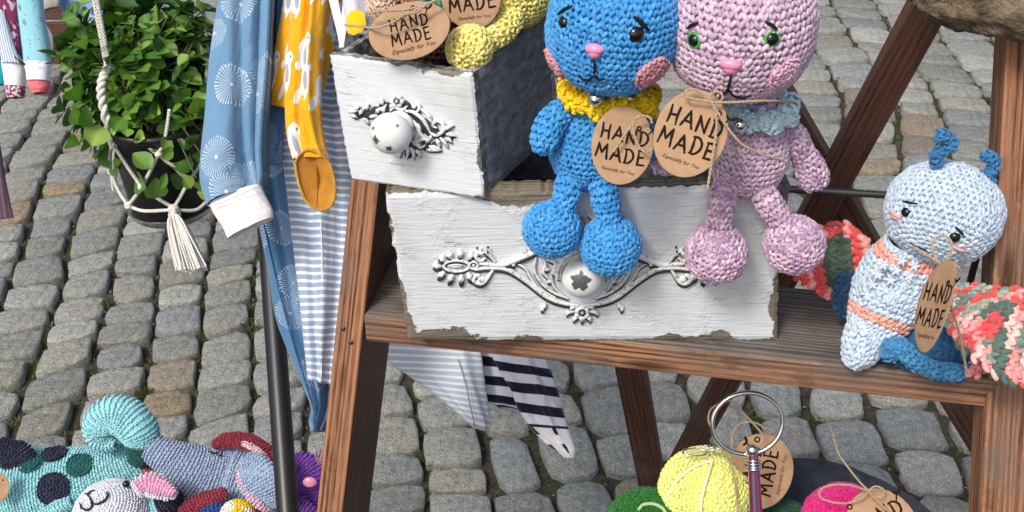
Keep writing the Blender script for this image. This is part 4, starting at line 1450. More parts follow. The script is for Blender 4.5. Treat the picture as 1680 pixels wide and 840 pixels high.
def limb(name, pts, radii, Y, col, parent, sw=0.0053, sh=0.0049, dark=None):
    mb = MB()
    Ys = Y if isinstance(Y, (list, tuple)) else [Y] * len(pts)
    P = [atY(x, y, yy) for (x, y), yy in zip(pts, Ys)]
    R = [r / FPX * np.dot(p - C0, cF) for p, r in zip(P, radii)]
    crochet(mb, P, R, col=col, sw=sw, sh=sh)
    return build(name, mb, MW, parent)
limb('arm', [(935, 178), (918, 186), (900, 210), (893, 238), (895, 252)], [14, 21, 23, 20, 5], [0.85, 0.842, 0.835, 0.83, 0.828], BLUE, bun)
limb('arm', [(1010, 190), (1040, 200), (1062, 225), (1066, 250), (1066, 258)], [14, 20, 22, 18, 4], [0.85, 0.842, 0.84, 0.838, 0.838], BLUE, bun)
limb('leg', [(942, 276), (934, 300), (926, 330), (918, 352)], [18, 20, 19, 17], [0.845, 0.832, 0.826, 0.822], BLUE, bun)
limb('leg', [(980, 276), (988, 305), (995, 335), (999, 362)], [18, 20, 20, 18], [0.845, 0.830, 0.825, 0.822], BLUE, bun)
def foot(px, py, Y, rpx, col, parent, axis=(0, -0.3, 1), sw=0.0055):
    c = atY(px, py, Y); r = rpx / FPX * np.dot(c - C0, cF)
    mb = MB(); cball(mb, c, r, axis=axis, ry=r * 0.97, col=col, sw=sw, sh=sw * 0.9)
    return build('foot', mb, MW, parent)
foot(905, 376, 0.8205, 46, BLUE, bun)
foot(1001, 403, 0.8195, 49, BLUE, bun)
nc = atY(1000, 160, 0.845)
ruffle(bun, atY(1000, 153, 0.850), 0.0335, 0.028, -0.004, YEL, amp=0.0030, r=0.0062, waves=9)
bell(bun, atY(977, 162, 0.808), 0.0057)

# ---- lilac
hc = atY(1217, 43, 0.828); HR = 0.0545
bun2 = thing('crochet_bunny', 'lilac crocheted bunny with green eyes and pale blue ruffle collar on the drawer edge', 'bunny toy', atY(1222, 308, 0.85))
mb = MB(); cball(mb, hc, HR, axis=unit(np.array([0.0, -0.10, 1])), ry=HR * 1.02, p=2.2, col=LIL, sw=0.0060, sh=0.0053)
head = build('head', mb, MW, bun2)
ear(head, hc + np.array([-0.024, 0, 0.043]), hc + np.array([-0.035, 0.004, 0.09]), hc + np.array([-0.038, 0.01, 0.135]), 0.017, LIL)
ear(head, hc + np.array([0.024, 0, 0.043]), hc + np.array([0.033, 0.004, 0.09]), hc + np.array([0.040, 0.01, 0.135]), 0.017, LIL)
eye(head, 1140, 66, hc, HR, 0.0050, GREENI); eye(head, 1266, 64, hc, HR, 0.0052, GREENI)
stroke_on(head, 'brow', [(1130, 47), (1138, 41), (1147, 38)], hc, HR * 1.03, 0.0013, 0.002)
stroke_on(head, 'brow', [(1254, 36), (1264, 41), (1273, 48)], hc, HR * 1.03, 0.0014, 0.002)
p, n = onball(1199, 107, hc, HR, 0.001)
mb = MB(); X, Y, Z = basis(n)
ellipsoid(mb, p + Y * 0.0014, (0.0080, 0.0045, 0.0045), 20, 12, M=np.column_stack([X, Y, Z])); ellipsoid(mb, p - Y * 0.0018, (0.0056, 0.0050, 0.0042), 20, 12, M=np.column_stack([X, Y, Z]))
build('nose', mb, PINKN, head)
stroke_on(head, 'mouth', [(1200, 120), (1197, 134), (1193, 146), (1183, 153), (1170, 152)], hc, HR, 0.0011, 0.002)
stroke_on(head, 'mouth', [(1196, 144), (1203, 152), (1216, 157), (1232, 153)], hc, HR, 0.0011, 0.002)
mb = MB(); p, n = onball(1287, 119, hc, HR, 0.001); disc_patch(mb, p, n, 0.0128, ROSE2, sw=0.0042)
build('cheek', mb, MW, head)
mb = MB(); p, n = onball(1122, 118, hc, HR, 0.0); disc_patch(mb, p, n, 0.0125, ROSE2, sw=0.0042)
build('cheek', mb, MW, head)
bc = atY(1228, 250, 0.857)
bax = unit(np.array([0.0, 0.0, 1]))
mb = MB()
def lilbody(t, phi, k):
    a = LIL(t, phi, k); b = np.tile(np.array(lin(196, 120, 168)), (len(phi), 1))
    m = np.clip((0.30 - t) * 5, 0, 0.6)
    return a * (1 - m) + b * m
crochet(mb, [bc - bax * 0.037, bc - bax * 0.034, bc - bax * 0.02, bc, bc + bax * 0.022, bc + bax * 0.040, bc + bax * 0.050], [0.001, 0.016, 0.0285, 0.0330, 0.0290, 0.0220, 0.015], col=lilbody, sw=0.0056, sh=0.0050)
build('body', mb, MW, bun2)
limb('arm', [(1288, 208), (1302, 222), (1318, 252), (1331, 282), (1336, 300), (1337, 306)], [13, 18, 19, 24, 20, 4], [0.85, 0.85, 0.852, 0.854, 0.855, 0.855], LILD, bun2)
limb('arm', [(1160, 205), (1135, 222), (1105, 250), (1090, 270), (1084, 285)], [13, 18, 19, 21, 5], [0.85, 0.845, 0.838, 0.835, 0.834], LILD, bun2)
limb('leg', [(1192, 292), (1187, 315), (1182, 345), (1178, 372)], [17, 19, 18, 17], [0.845, 0.832, 0.826, 0.822], LILD, bun2)
limb('leg', [(1240, 292), (1252, 318), (1270, 345), (1286, 368)], [17, 19, 19, 17], [0.845, 0.832, 0.826, 0.822], LILD, bun2)
foot(1175, 416, 0.8195, 49, LILD, bun2, axis=(0, -0.3, 1), sw=0.0052)
foot(1303, 401, 0.8200, 48, LILD, bun2, axis=(0.3, -0.3, 1), sw=0.0052)
ruffle(bun2, atY(1242, 174, 0.851), 0.0270, 0.0265, 0.0, ICE, amp=0.0026, r=0.0060, waves=8)
bell(bun2, atY(1214, 205, 0.814), 0.0055)

# ---- tags
def timg(dx, dy, lean_=0.0, turn=0.0):
    """axes of a card that faces the viewer, then leans back and turns"""
    n = unit(-cF + cU * lean_ + cR * turn)
    x = unit(cR * dx - cU * dy)
    return x, n
x, n = timg(1, 0.21, 0.15, 0.12)
c = at(1021, 238, 0.885)
A_ = lambda L, d: [at(px, py, d if not isinstance(d, (list, tuple)) else d[i]) for i, (px, py) in enumerate(L)]
gift_tag('kraft tag hanging on the blue bunny, tied with twine beneath its yellow collar', c, x, n, 0.0480, 0.0625,
         strings=[A_([(1006, 250), (1022, 225), (1038, 203), (1044, 194), (1054, 190), (1066, 193), (1070, 202)], 0.876),
                  A_([(1038, 198), (1040, 220), (1048, 240), (1060, 250), (1072, 244)], 0.875)])
x, n = timg(1, 0.36, 0.0, -0.15)
c = at(1133, 219, 0.862)
gift_tag('pale kraft tag hanging on the lilac bunny, tied with a twine bow under its chin', c, x, n, 0.0535, 0.0670, hole=(0.55, 0.42),
         strings=[A_([(1155, 156), (1138, 146), (1126, 149), (1124, 158), (1140, 163), (1158, 166), (1168, 168)], 0.852),
                  A_([(1168, 168), (1164, 158), (1176, 150), (1186, 158), (1180, 168), (1164, 168)], 0.851),
                  A_([(1168, 168), (1200, 168), (1250, 166), (1296, 167), (1308, 172)], [0.851, 0.85, 0.855, 0.88, 0.90]),
                  A_([(1166, 168), (1172, 180), (1176, 205), (1170, 250), (1164, 290), (1160, 312)], 0.852),
                  A_([(1168, 168), (1182, 192), (1200, 218), (1222, 240), (1256, 256), (1288, 264)], [0.851, 0.851, 0.852, 0.855, 0.865, 0.88])])

# ================================================================ MOTH DOLL
SKY = const(lin(204, 220, 236), lin(188, 208, 230))
PEA = const(lin(236, 168, 150), lin(242, 182, 166))
TEAL = const(lin(42, 110, 160), lin(60, 130, 178))
moth = thing('crochet_moth', 'pale blue crocheted moth doll with antennae and coral wings lying at the step end', 'moth toy', atY(1412, 600, 0.83))
hc = atY(1548, 349, 0.838); HR = 0.0445
hax = unit(cU * 0.92 + cR * 0.35 + cF * 0.15)
mb = MB(); cball(mb, hc, HR * 1.06, axis=hax, ry=HR * 0.93, p=2.15, col=SKY, sw=0.0053, sh=0.0047)
head = build('head', mb, MW, moth)
eye(head, 1487, 348, hc, HR * 1.05, 0.0042); eye(head, 1566, 389, hc, HR * 1.05, 0.0045)
stroke_on(head, 'brow', [(1484, 331), (1494, 333), (1508, 335)], hc, HR * 1.05, 0.0010, 0.0026)
stroke_on(head, 'brow', [(1566, 371), (1573, 377), (1580, 386)], hc, HR * 1.05, 0.0011, 0.0026)
stroke_on(head, 'mouth', [(1496, 396), (1506, 402), (1516, 406), (1524, 410)], hc, HR * 1.05, 0.0008, 0.0026)
CHK = plain('pink_thread', lin(240, 170, 170), 0.8, 0.2)
stroke_on(head, 'cheek', [(1464, 346), (1470, 352), (1480, 358)], hc, HR * 1.05, 0.0016, 0.0016, CHK)
stroke_on(head, 'cheek', [(1464, 352), (1470, 357), (1477, 360)], hc, HR * 1.05, 0.0013, 0.0016, CHK)
stroke_on(head, 'cheek', [(1566, 404), (1574, 408), (1584, 410)], hc, HR * 1.05, 0.0016, 0.0016, CHK)
def curl(pts, Y, name='antenna', r=9, col=TEAL):
    mb = MB(); P = [atY(x, y, Y) for x, y in pts]
    crochet(mb, P, [r / FPX * 0.88] * (len(P) - 1) + [r / FPX * 0.4], sw=0.0048, sh=0.0044, col=col)
    return build(name, mb, MW, head)
curl([(1538, 272), (1535, 256), (1544, 246), (1558, 242), (1562, 232), (1552, 224), (1541, 222), (1537, 231)], 0.835)
curl([(1626, 316), (1622, 298), (1620, 284), (1630, 276), (1631, 264), (1620, 256), (1609, 257)], 0.835)
def mothbody(t, phi, k):
    n_ = len(phi)
    base = SKY(t, phi, k); pe = PEA(t, phi, k)
    on_ = (0.395 < t < 0.47) or (0.86 < t < 0.95)
    return pe if on_ else base
P = [atY(x, y, q) for x, y, q in ((1398, 603, .800), (1403, 590, .806), (1416, 565, .816), (1432, 540, .824), (1448, 508, .831), (1466, 470, .838), (1484, 430, .840), (1498, 400, .840))]
R = [r / FPX * 0.965 for r in (3, 24, 38, 47, 62, 70, 62, 46)]
mb = MB(); crochet(mb, P, R, sw=0.0062, sh=0.0055, col=mothbody, fat=1.05, fx=(0.8, 1.0), ref=(0, 1, 0))
build('body', mb, MW, moth)
# raised puff stitches on the belly
mb = MB()
for q in range(5):
    for s_ in range(4):
        x0, y0 = 1422 + q * 9 + s_ * 21, 482 - q * 16 + s_ * 9
        if (x0 - 1466) ** 2 / 3200 + (y0 - 470) ** 2 / 2600 > 1: continue
        c = atY(x0, y0, 0.840 - 0.0275 * math.sqrt(max(0.1, 1 - (x0 - 1466) ** 2 / 4600)))
        for k in range(6):
            a = k * 1.05 + q
            d = cR * math.cos(a) + cU * math.sin(a)
            tube(mb, smooth([c + d * 0.0004, c + d * 0.0030 - cF * 0.0012, c + d * 0.0058 + cF * 0.001], 3), [0.0009, 0.0013, 0.0006], 6, col=lin(208, 222, 238))
build('puff_stitches', mb, MW, moth)
WCOL = [lin(226, 84, 88), lin(240, 160, 158), lin(110, 140, 130), lin(86, 112, 104), lin(240, 196, 190), lin(214, 90, 86), lin(150, 170, 158)]
def wingcol(seed, n=7, dark=False):
    r_ = np.random.default_rng(seed)
    seq = [WCOL[k] for k in r_.integers(0, len(WCOL), 80)]
    def f(t, phi, k):
        out = []
        for a in phi:
            band = int((t * n) + (math.sin(a * 1.5 + seed) * 0.7) + 10)
            j = 0 if r_.random() > 0.14 else int(r_.integers(1, 9))
            out.append(seq[(band * 3 + int(a * 1.6 + math.sin(t * 9 + seed) * 1.3 + 6) + j) % 80])
        o = np.array(out)
        return o
    return f
def sheet(name, pts, radii, Y, col, parent, flat=0.10, sw=0.0075, ref=None, tone=0.09, fat=1.15):
    Ys = Y if isinstance(Y, (list, tuple)) else [Y] * len(pts)
    P = [atY(x, y, yy) for (x, y), yy in zip(pts, Ys)]
    R = [r / FPX * np.dot(p - C0, cF) for p, r in zip(P, radii)]
    mb = MB(); crochet(mb, P, R, sw=sw, sh=sw * 0.92, col=col, fx=(flat, 1), ref=ref if ref is not None else cF, tone=tone, fat=fat)
    return build(name, mb, MW, parent)
sheet('upper_wing', [(1550, 484), (1588, 505), (1638, 534), (1686, 560), (1712, 572)], [20, 48, 70, 76, 56], [0.82, 0.795, 0.770, 0.762, 0.762], wingcol(3, 9), moth, sw=0.0080, flat=0.06, fat=1.02)
def lw(t, phi, k):
    base = wingcol(5, 6)(t, phi, k)
    base[:] = np.array(WCOL[k % 2 * 5] if k % 3 else WCOL[1]) * (0.9 + 0.2 * rng.random((len(phi), 1)))
    m = (0.28 < t < 0.62) & (np.abs(np.sin(phi)) < 0.70)
    base[m] = np.array(lin(72, 92, 80)) * rng.uniform(0.8, 1.2)
    return base
sheet('upper_wing', [(1432, 420), (1410, 425), (1378, 428), (1345, 432), (1318, 440), (1300, 446)], [30, 50, 62, 52, 26, 8], [0.885, 0.89, 0.893, 0.893, 0.89, 0.888], lw, moth, sw=0.0085)
sheet('lower_wing', [(1592, 575), (1560, 574), (1525, 572), (1492, 582), (1466, 588)], [42, 50, 42, 26, 8], [0.808, 0.810, 0.812, 0.812, 0.812], const(lin(36, 92, 140), lin(46, 106, 154)), moth, sw=0.0065)
limb('wing_rim', [(1470, 586), (1458, 578), (1464, 568), (1482, 574), (1500, 592), (1530, 606), (1565, 611), (1588, 606)], [7, 12, 13, 14, 13, 12, 11, 8], [0.800, 0.798, 0.798, 0.798, 0.792, 0.788, 0.786, 0.79], const(lin(56, 128, 178), lin(72, 146, 194)), moth, sw=0.0056)
sheet('lower_wing', [(1392, 448), (1384, 470), (1382, 495), (1390, 520)], [14, 15, 14, 8], [0.868, 0.865, 0.862, 0.86], const(lin(20, 56, 92), lin(30, 70, 108)), moth, sw=0.006, flat=0.4)
limb('wing_tip', [(1590, 600), (1602, 606), (1612, 600)], [12, 14, 6], [0.786, 0.784, 0.784], const(lin(236, 150, 148)), moth, sw=0.006)
_y = unit(cU * 0.965 + cR * 0.30)
_n = unit(-cR * 0.985 - cF * 0.07 + cU * 0.28)
gift_tag('kraft tag seen almost edge on, hanging from the pale blue moth doll', at(1534, 502, 0.862), np.cross(_y, _n), _n, 0.056, 0.072,
         strings=[A_([(1500, 405), (1520, 418), (1546, 436)], [0.90, 0.895, 0.895]),
                  A_([(1546, 438), (1534, 420), (1530, 400), (1540, 388), (1556, 390), (1562, 408), (1552, 430), (1546, 438)], 0.894),
                  A_([(1546, 438), (1548, 470), (1554, 500), (1548, 520)], 0.893), A_([(1546, 438), (1552, 480), (1572, 540), (1582, 590), (1586, 612)], [0.894, 0.893, 0.905, 0.93, 0.94]),
                  A_([(1546, 438), (1560, 430), (1574, 440)], 0.894)])
print('toys 1 done')
# ================================================================ TOYS IN THE SMALL DRAWER
CREAM = const(lin(250, 240, 150), lin(240, 226, 130))
BEIGE = const(lin(226, 200, 180), lin(206, 172, 150))
BRN = const(lin(82, 62, 52), lin(66, 48, 40))
TAN = const(lin(176, 132, 104), lin(150, 108, 84))
def ball_px(px, py, Y, rpx, col, parent, name='ball', sw=0.0055, axis=(0.1, -0.2, 1), ry=1.0, lod=1):
    c = atY(px, py, Y); r = rpx / FPX * np.dot(c - C0, cF)
    mb = MB(); cball(mb, c, r, axis=axis, ry=r * ry, col=col, sw=sw, sh=sw * 0.9, lod=lod)
    return build(name, mb, MW, parent)
duck = thing('crochet_doll', 'cream yellow crocheted doll with a round foot hanging over the small drawer', 'doll toy', atY(830, 60, 0.95))
ball_px(842, -28, 0.955, 72, CREAM, duck, 'body')
ball_px(770, 79, 0.885, 36, CREAM, duck, 'foot', axis=(0.5, -0.5, 0.6), ry=1.12)
limb('leg', [(840, 20), (834, 38), (818, 56), (792, 70)], [22, 21, 19, 17], [0.93, 0.92, 0.905, 0.895], CREAM, duck)
limb('leg', [(815, 15), (806, 30), (802, 46)], [20, 20, 16], [0.955, 0.95, 0.945], CREAM, duck)
bear = thing('crochet_bear', 'brown crocheted toy lying deep in the small drawer beneath its kraft tag', 'bear toy', atY(700, 80, 0.93))
ball_px(715, 66, 0.938, 50, BRN, bear, 'body', ry=1.1)
ball_px(690, -12, 0.955, 58, TAN, bear, 'head')
ball_px(752, 22, 0.915, 15, BEIGE, bear, 'paw', sw=0.0045)
ball_px(625, 10, 0.915, 23, BEIGE, bear, 'paw', sw=0.0045)
ball_px(648, 22, 0.912, 13, TAN, bear, 'paw', sw=0.0045)
limb('scarf', [(690, -6), (715, 2), (736, 6), (748, -4)], [9, 12, 12, 8], 0.912, const(lin(70, 150, 132), lin(60, 130, 116)), bear)
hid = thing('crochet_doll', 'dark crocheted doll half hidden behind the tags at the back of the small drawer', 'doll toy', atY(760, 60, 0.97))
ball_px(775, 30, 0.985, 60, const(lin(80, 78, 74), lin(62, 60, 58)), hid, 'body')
x, n = timg(1, -0.22, 0.05, -0.1)
gift_tag('kraft tag leaning on the front rim of the small drawer, above the round knob', at(672, 50, 0.915), x, n, 0.066, 0.046, hole=(0.2, 0.5),
         strings=[A_([(566, 41), (590, 43), (620, 45), (650, 34), (690, 12), (730, -6)], [0.94, 0.925, 0.905, 0.902, 0.90, 0.90]),
                  A_([(600, 22), (630, 18), (665, 16), (690, 10)], 0.903), A_([(650, 34), (664, 24), (684, 20), (700, 8), (724, -4)], 0.90)])
x, n = timg(1, -0.15, 0.0, 0.2)
gift_tag('kraft tag mostly cut off by the top of the picture, behind the brown toy', at(772, -8, 0.945), x, n, 0.050, 0.056)

# ================================================================ LEAFY PLANT IN A MACRAME HANGER
PD_ = 1.42                      # distance of the pot axis
pc = at(268, 262, PD_)          # middle of the pot
PRAD = 83 / FPX * PD_
POTM = plain('black_plastic_pot', (0.012, 0.011, 0.011), 0.35, 0.5)
SOIL = plain('potting_soil', (0.03, 0.02, 0.014), 0.95, 0.1, bump=1)
pot_h0, pot_h1 = pc[2] - 0.066, pc[2] + 0.060
plant = thing('potted_plant', 'bushy green leafy plant in a black pot hanging in a white macrame hanger', 'potted plant', (pc[0], pc[1], pot_h0))
def lathe(mb, c, prof, n=40, mi=0, col=None):
    V = [[c[0] + r * math.cos(a), c[1] + r * math.sin(a), z] for r, z in prof for a in np.arange(n) * 2 * math.pi / n]
    i = np.arange(len(prof) - 1)[:, None] * n; j = np.arange(n)[None, :]; j2 = (j + 1) % n
    mb.add(np.array(V), np.stack([i + j, i + j2, i + n + j2, i + n + j], -1).reshape(-1, 4), mi, col)
mb = MB()
lathe(mb, pc, [(0.001, pot_h0), (PRAD * 0.74, pot_h0), (PRAD * 0.78, pot_h0 + 0.004), (PRAD * 0.95, pot_h1 - 0.012), (PRAD * 1.0, pot_h1 - 0.012), (PRAD * 1.02, pot_h1), (PRAD * 0.96, pot_h1), (PRAD * 0.93, pot_h1 - 0.015)])
build('pot', mb, POTM, plant)
mb = MB(); lathe(mb, pc, [(0.001, pot_h1 - 0.010), (PRAD * 0.5, pot_h1 - 0.008), (PRAD * 0.94, pot_h1 - 0.014)]); build('soil', mb, SOIL, plant)
t = NT('clear_plastic', 0.15, 0.5); t.b.inputs['Transmission Weight'].default_value = 0.85; t.b.inputs['Base Color'].default_value = (0.8, 0.85, 0.85, 1); CLEAR = t.m
mb = MB(); lathe(mb, pc, [(0.001, pot_h0 - 0.003), (PRAD * 0.80, pot_h0 - 0.003), (PRAD * 0.9, pot_h0 + 0.008), (PRAD * 0.92, pot_h0 + 0.010), (PRAD * 0.88, pot_h0 + 0.008), (PRAD * 0.79, pot_h0 - 0.001)]); build('saucer', mb, CLEAR, plant)

t = NT('plant_leaf', 0.42, 0.45)
_oi = t.n('ObjectInfo'); _at = t.n('Attribute', _attribute_name='Col')
_c = t.ramp(_oi.outputs['Random'], [(0.0, (0.040, 0.12, 0.030)), (0.4, (0.085, 0.22, 0.040)), (0.75, (0.16, 0.33, 0.055)), (1.0, (0.32, 0.48, 0.11))])
t.color(t.mix(1.0, _c, _at.outputs['Color'], 'MULTIPLY'))
_tr = t.n('BsdfTranslucent'); t.l(t.mix(1.0, _c, (1.2, 1.4, 0.5), 'MULTIPLY'), _tr.inputs[0])
_ms = t.n('MixShader', Fac=0.28)
t.l(t.b.outputs[0], _ms.inputs[1]); t.l(_tr.outputs[0], _ms.inputs[2])
t.l(_ms.outputs[0], t.t.nodes['Material Output'].inputs[0])
LEAF = t.m
t = NT('plant_leaf_mass', 0.45, 0.4)
_at = t.n('Attribute', _attribute_name='Col'); t.color(_at.outputs['Color'])
LEAFM = t.m
STEM = plain('green_stem', (0.10, 0.12, 0.04), 0.6, 0.3)

def leafgeo(kind):
    """obovate leaf along +X, cupped, with a midrib crease"""
    xs = [0.0, 0.16, 0.38, 0.62, 0.84, 1.0]
    ws = {0: [0.03, 0.13, 0.30, 0.39, 0.30, 0.03], 1: [0.03, 0.15, 0.26, 0.27, 0.17, 0.01], 2: [0.04, 0.22, 0.40, 0.47, 0.36, 0.05]}[kind]
    V, F = [], []
    for i, (x, w) in enumerate(zip(xs, ws)):
        dz = -0.16 * x * x if kind != 1 else 0.10 * x
        V += [(x, w, dz + w * 0.34), (x, w * 0.5, dz + w * 0.07), (x, 0, dz - 0.012), (x, -w * 0.5, dz + w * 0.07), (x, -w, dz + w * 0.34)]
    for i in range(5):
        for j in range(4):
            a = i * 5 + j
            F.append((a, a + 5, a + 6, a + 1))
    V = np.array(V, float)
    col = np.array([[0.92, 0.98, 0.9], [1.0, 1.0, 1.0], [1.5, 1.35, 1.35], [1.0, 1.0, 1.0], [0.92, 0.98, 0.9]] * 6)
    return V, np.array(F), col
LG = [leafgeo(k) for k in range(3)]
lmesh = []
for k in range(3):
    mb = MB(); mb.add(LG[k][0], LG[k][1], 0, LG[k][2])
    o = build('leaf', mb, LEAF, plant)
    lmesh.append(o.data); bpy.data.objects.remove(o)

PR = random.Random(4)
tips = []
crown = at(232, 105, PD_)
def crown_pt():
    """a point in the leafy mass"""
    while True:
        a, b, c = PR.uniform(-1, 1), PR.uniform(-1, 1), PR.uniform(-1, 1)
        if 0.45 < a * a + b * b + c * c < 1: break
    return crown + cR * a * 0.088 + np.array([0, 1, 0]) * b * 0.075 + np.array([0, 0, 1]) * c * 0.088
for _ in range(120):
    tips.append(crown_pt())
for px, py, dd in ((112, 75, 0), (100, 182, -.02), (118, 150, 0), (150, 235, -.03), (130, 205, -.03), (175, 195, -.04), (158, 170, -.05), (215, 200, -.06), (225, 175, -.07), (262, 205, -.07), (310, 180, -.06), (330, 215, -.06), (332, 255, -.07), (322, 292, -.075), (150, 120, -.03), (170, 60, -.02), (205, 70, -.06), (240, 50, -.06), (300, 60, -.05), (330, 90, -.05), (285, 115, -.07), (255, 90, -.08), (165, 105, -.06), (186, 120, -.07), (330, 150, -.05), (125, 95, -.0), (230, 20, -.04), (300, 10, -.04), (180, 10, 0), (345, 45, -.03), (275, 25, -.06), (212, 12, -.05), (335, 15, -.03), (140, 60, -.02), (256, 150, -.08), (210, 140, -.08), (180, 235, -.06), (135, 182, -.04), (205, 180, -.085), (240, 190, -.085), (318, 200, -.08)):
    tips.append(at(px, py, PD_ + dd))
leaves = []
mbS = MB()
base0 = np.array([pc[0], pc[1], pot_h1 - 0.01])
for tp in tips:
    d = tp - base0
    root = base0 + np.array([PR.uniform(-0.03, 0.03), PR.uniform(-0.03, 0.03), 0])
    mid = root + (tp - root) * 0.55 + np.array([0, 0, 0.025])
    S_ = smooth([root, mid, tp], 6)
    tube(mbS, S_, [0.0015, 0.0012, 0.0009], 5)
    dirn = unit(S_[-1] - S_[-3] + np.array([0, 0, 0.01]))
    X, Y, Z = basis(dirn, (0.1, 0.2, 1)) if abs(dirn[2]) < 0.95 else basis(dirn, (1, 0, 0))
    nw = PR.choice([5, 6, 6])
    ph = PR.uniform(0, 6.28)
    for k in range(nw):
        a = ph + k * 2.4
        up = 0.95 - 0.12 * k
        out = unit((X * math.cos(a) + Y * math.sin(a)) * (0.75 + 0.1 * k) + Z * max(0.05, up * 0.7))
        L = PR.uniform(0.020, 0.030) * (0.62 + 0.10 * k)
        nrm = unit(Z * 0.9 - (X * math.cos(a) + Y * math.sin(a)) * 0.5 + np.array([0, -0.3, 0.5]))
        pos = tp - Z * 0.0015 * k
        leaves.append((pos, out, nrm, L, PR.choice([0, 0, 1, 2, 2])))
    for k in range(2):
        q = S_[PR.randint(8, len(S_) - 2)]
        a = PR.uniform(0, 6.28)
        leaves.append((q, unit(X * math.cos(a) + Y * math.sin(a) + Z * 0.3), unit(Z + np.array([0, -.3, .5])), PR.uniform(0.022, 0.034), PR.choice([0, 2])))
build('stems', mbS, STEM, plant)
def lmat(pos, out, nrm, L):
    y = unit(np.cross(nrm, out)); z = np.cross(out, y)
    return mat44(out * L, y * L, z * L, pos)
key = lambda l: (np.dot(l[0] - C0, cF)) - l[3] * 2
inner = [l for l in leaves]
inner.sort(key=key)
Lp = Vector(plant.location)
for (pos, out, nrm, L, k) in inner[:296]:
    o = bpy.data.objects.new('leaf', lmesh[k])
    COL.objects.link(o); o.parent = plant
    o.matrix_basis = Matrix.Translation(-Lp) @ lmat(pos, out, nrm, L)
mb = MB()
gs = [(0.04, 0.11, 0.025), (0.065, 0.16, 0.032), (0.10, 0.21, 0.04), (0.15, 0.27, 0.06)]
more = inner[296:]
for _ in range(420):
    a, b, c = PR.gauss(0, 0.42), PR.gauss(0, 0.42), PR.gauss(0, 0.42)
    p = crown + cR * a * 0.085 + np.array([0, 1, 0]) * b * 0.07 + np.array([0, 0, 1]) * c * 0.080
    o_ = unit(np.array([PR.gauss(0, 1), PR.gauss(0, 1), PR.gauss(0, 0.6)]))
    more.append((p, o_, unit(np.array([PR.gauss(0, .4), -0.5, 1])), PR.uniform(0.019, 0.028), 0))
for (pos, out, nrm, L, k) in more:
    y = unit(np.cross(nrm, out)); z = np.cross(out, y)
    V = pos + L * (LG[k][0][:, 0:1] * out + LG[k][0][:, 1:2] * y + LG[k][0][:, 2:3] * z)
    mb.add(V, LG[k][1], 0, LG[k][2] * np.array(PR.choice(gs)))
o = build('leaves', mb, LEAFM, plant); o['kind'] = 'stuff'

# macrame
CORD = NT('white_cotton_cord', 0.85, 0.2)
CORD.color(CORD.ramp(CORD.noise(CORD.coord(), 500, 3), [(0.3, (0.56, 0.55, 0.50)), (0.7, (0.80, 0.79, 0.75))]))
CORD.b.inputs['Sheen Weight'].default_value = 0.3
CORD = CORD.m
mac = thing('macrame_hanger', 'knotted white cord hanger with a tassel holding the black plant pot', 'plant hanger', at(285, 341, PD_))
def onpot(px, py, lift=0.004):
    r = ray(px, py); o = C0
    R_ = PRAD * (0.78 + 0.2 * 0.6) + lift
    a = r[0] ** 2 + r[1] ** 2; b = 2 * (r[0] * (o[0] - pc[0]) + r[1] * (o[1] - pc[1])); c = (o[0] - pc[0]) ** 2 + (o[1] - pc[1]) ** 2 - R_ ** 2
    q = b * b - 4 * a * c
    t_ = (-b - math.sqrt(q)) / (2 * a) if q > 0 else -b / (2 * a)
    return o + r * t_
def mcord(pts, r=0.0021, name='cord', pot=True, k=5):
    mb = MB()
    P = [(onpot(*p) if pot else p) for p in pts]
    P = smooth(P, k)
    L = np.concatenate([[0], np.cumsum(np.linalg.norm(np.diff(P, axis=0), axis=1))])
    n = max(6, int(L[-1] / 0.0014)); s = np.linspace(0, L[-1], n)
    P = np.stack([np.interp(s, L, P[:, i]) for i in range(3)], -1)
    T, A, B = frames(P)
    for q in range(3):
        a = s / 0.011 * 2 * math.pi + q * 2.094
        tube(mb, P + (A * np.cos(a)[:, None] + B * np.sin(a)[:, None]) * r * 0.5, r * 0.62, 6)
    return build(name, mb, CORD, mac)
def knot(px, py, r=0.0052, p=None):
    c = onpot(px, py, 0.006) if p is None else p
    mb = MB()
    for k in range(3):
        ax = unit(rng.standard_normal(3)); X, Y, Z = basis(ax)
        tube(mb, [c + (X * math.cos(a) + Y * math.sin(a)) * r * 0.55 for a in np.linspace(0, 6.3, 15)], r * 0.40, 6, cap=False)
    ellipsoid(mb, c, r * 0.6, 8, 6)
    build('knot', mb, CORD, mac)
for a_, b_ in (((186, 237), (232, 307)), ((232, 307), (260, 253)), ((260, 253), (272, 222)), ((272, 222), (278, 180)), ((260, 253), (244, 241)), ((244, 241), (222, 228)), ((260, 253), (284, 272)), ((284, 272), (310, 296)), ((232, 307), (285, 341)), ((232, 307), (210, 337)), ((310, 296), (285, 341)), ((310, 296), (334, 312)), ((310, 296), (330, 268))):
    mcord([a_, ((a_[0] + b_[0]) / 2, (a_[1] + b_[1]) / 2 + 1.5), b_])
mcord([(184, 235), (180, 258), (182, 282), (194, 312), (210, 337)]); mcord([(190, 235), (186, 262), (190, 300), (208, 335)], 0.0017)
mcord([(182, 282), (184, 300), (186, 312)], 0.0017)
bt = at(285, 344, PD_ - 0.030)
mcord([onpot(210, 337), onpot(236, 346), bt], pot=False)
mcord([onpot(340, 330), onpot(320, 345), bt], pot=False)
for p in ((186, 237), (232, 307), (260, 253), (310, 296), (182, 281), (210, 337)): knot(*p)
knot(0, 0, 0.0075, p=bt)
topz = 1.75
up0 = at(176, 112, PD_ - 0.075)
mcord([up0, up0 + np.array([-0.001, 0.012, 0.14]), up0 + np.array([0.001, 0.05, 0.42])], 0.0030, pot=False)
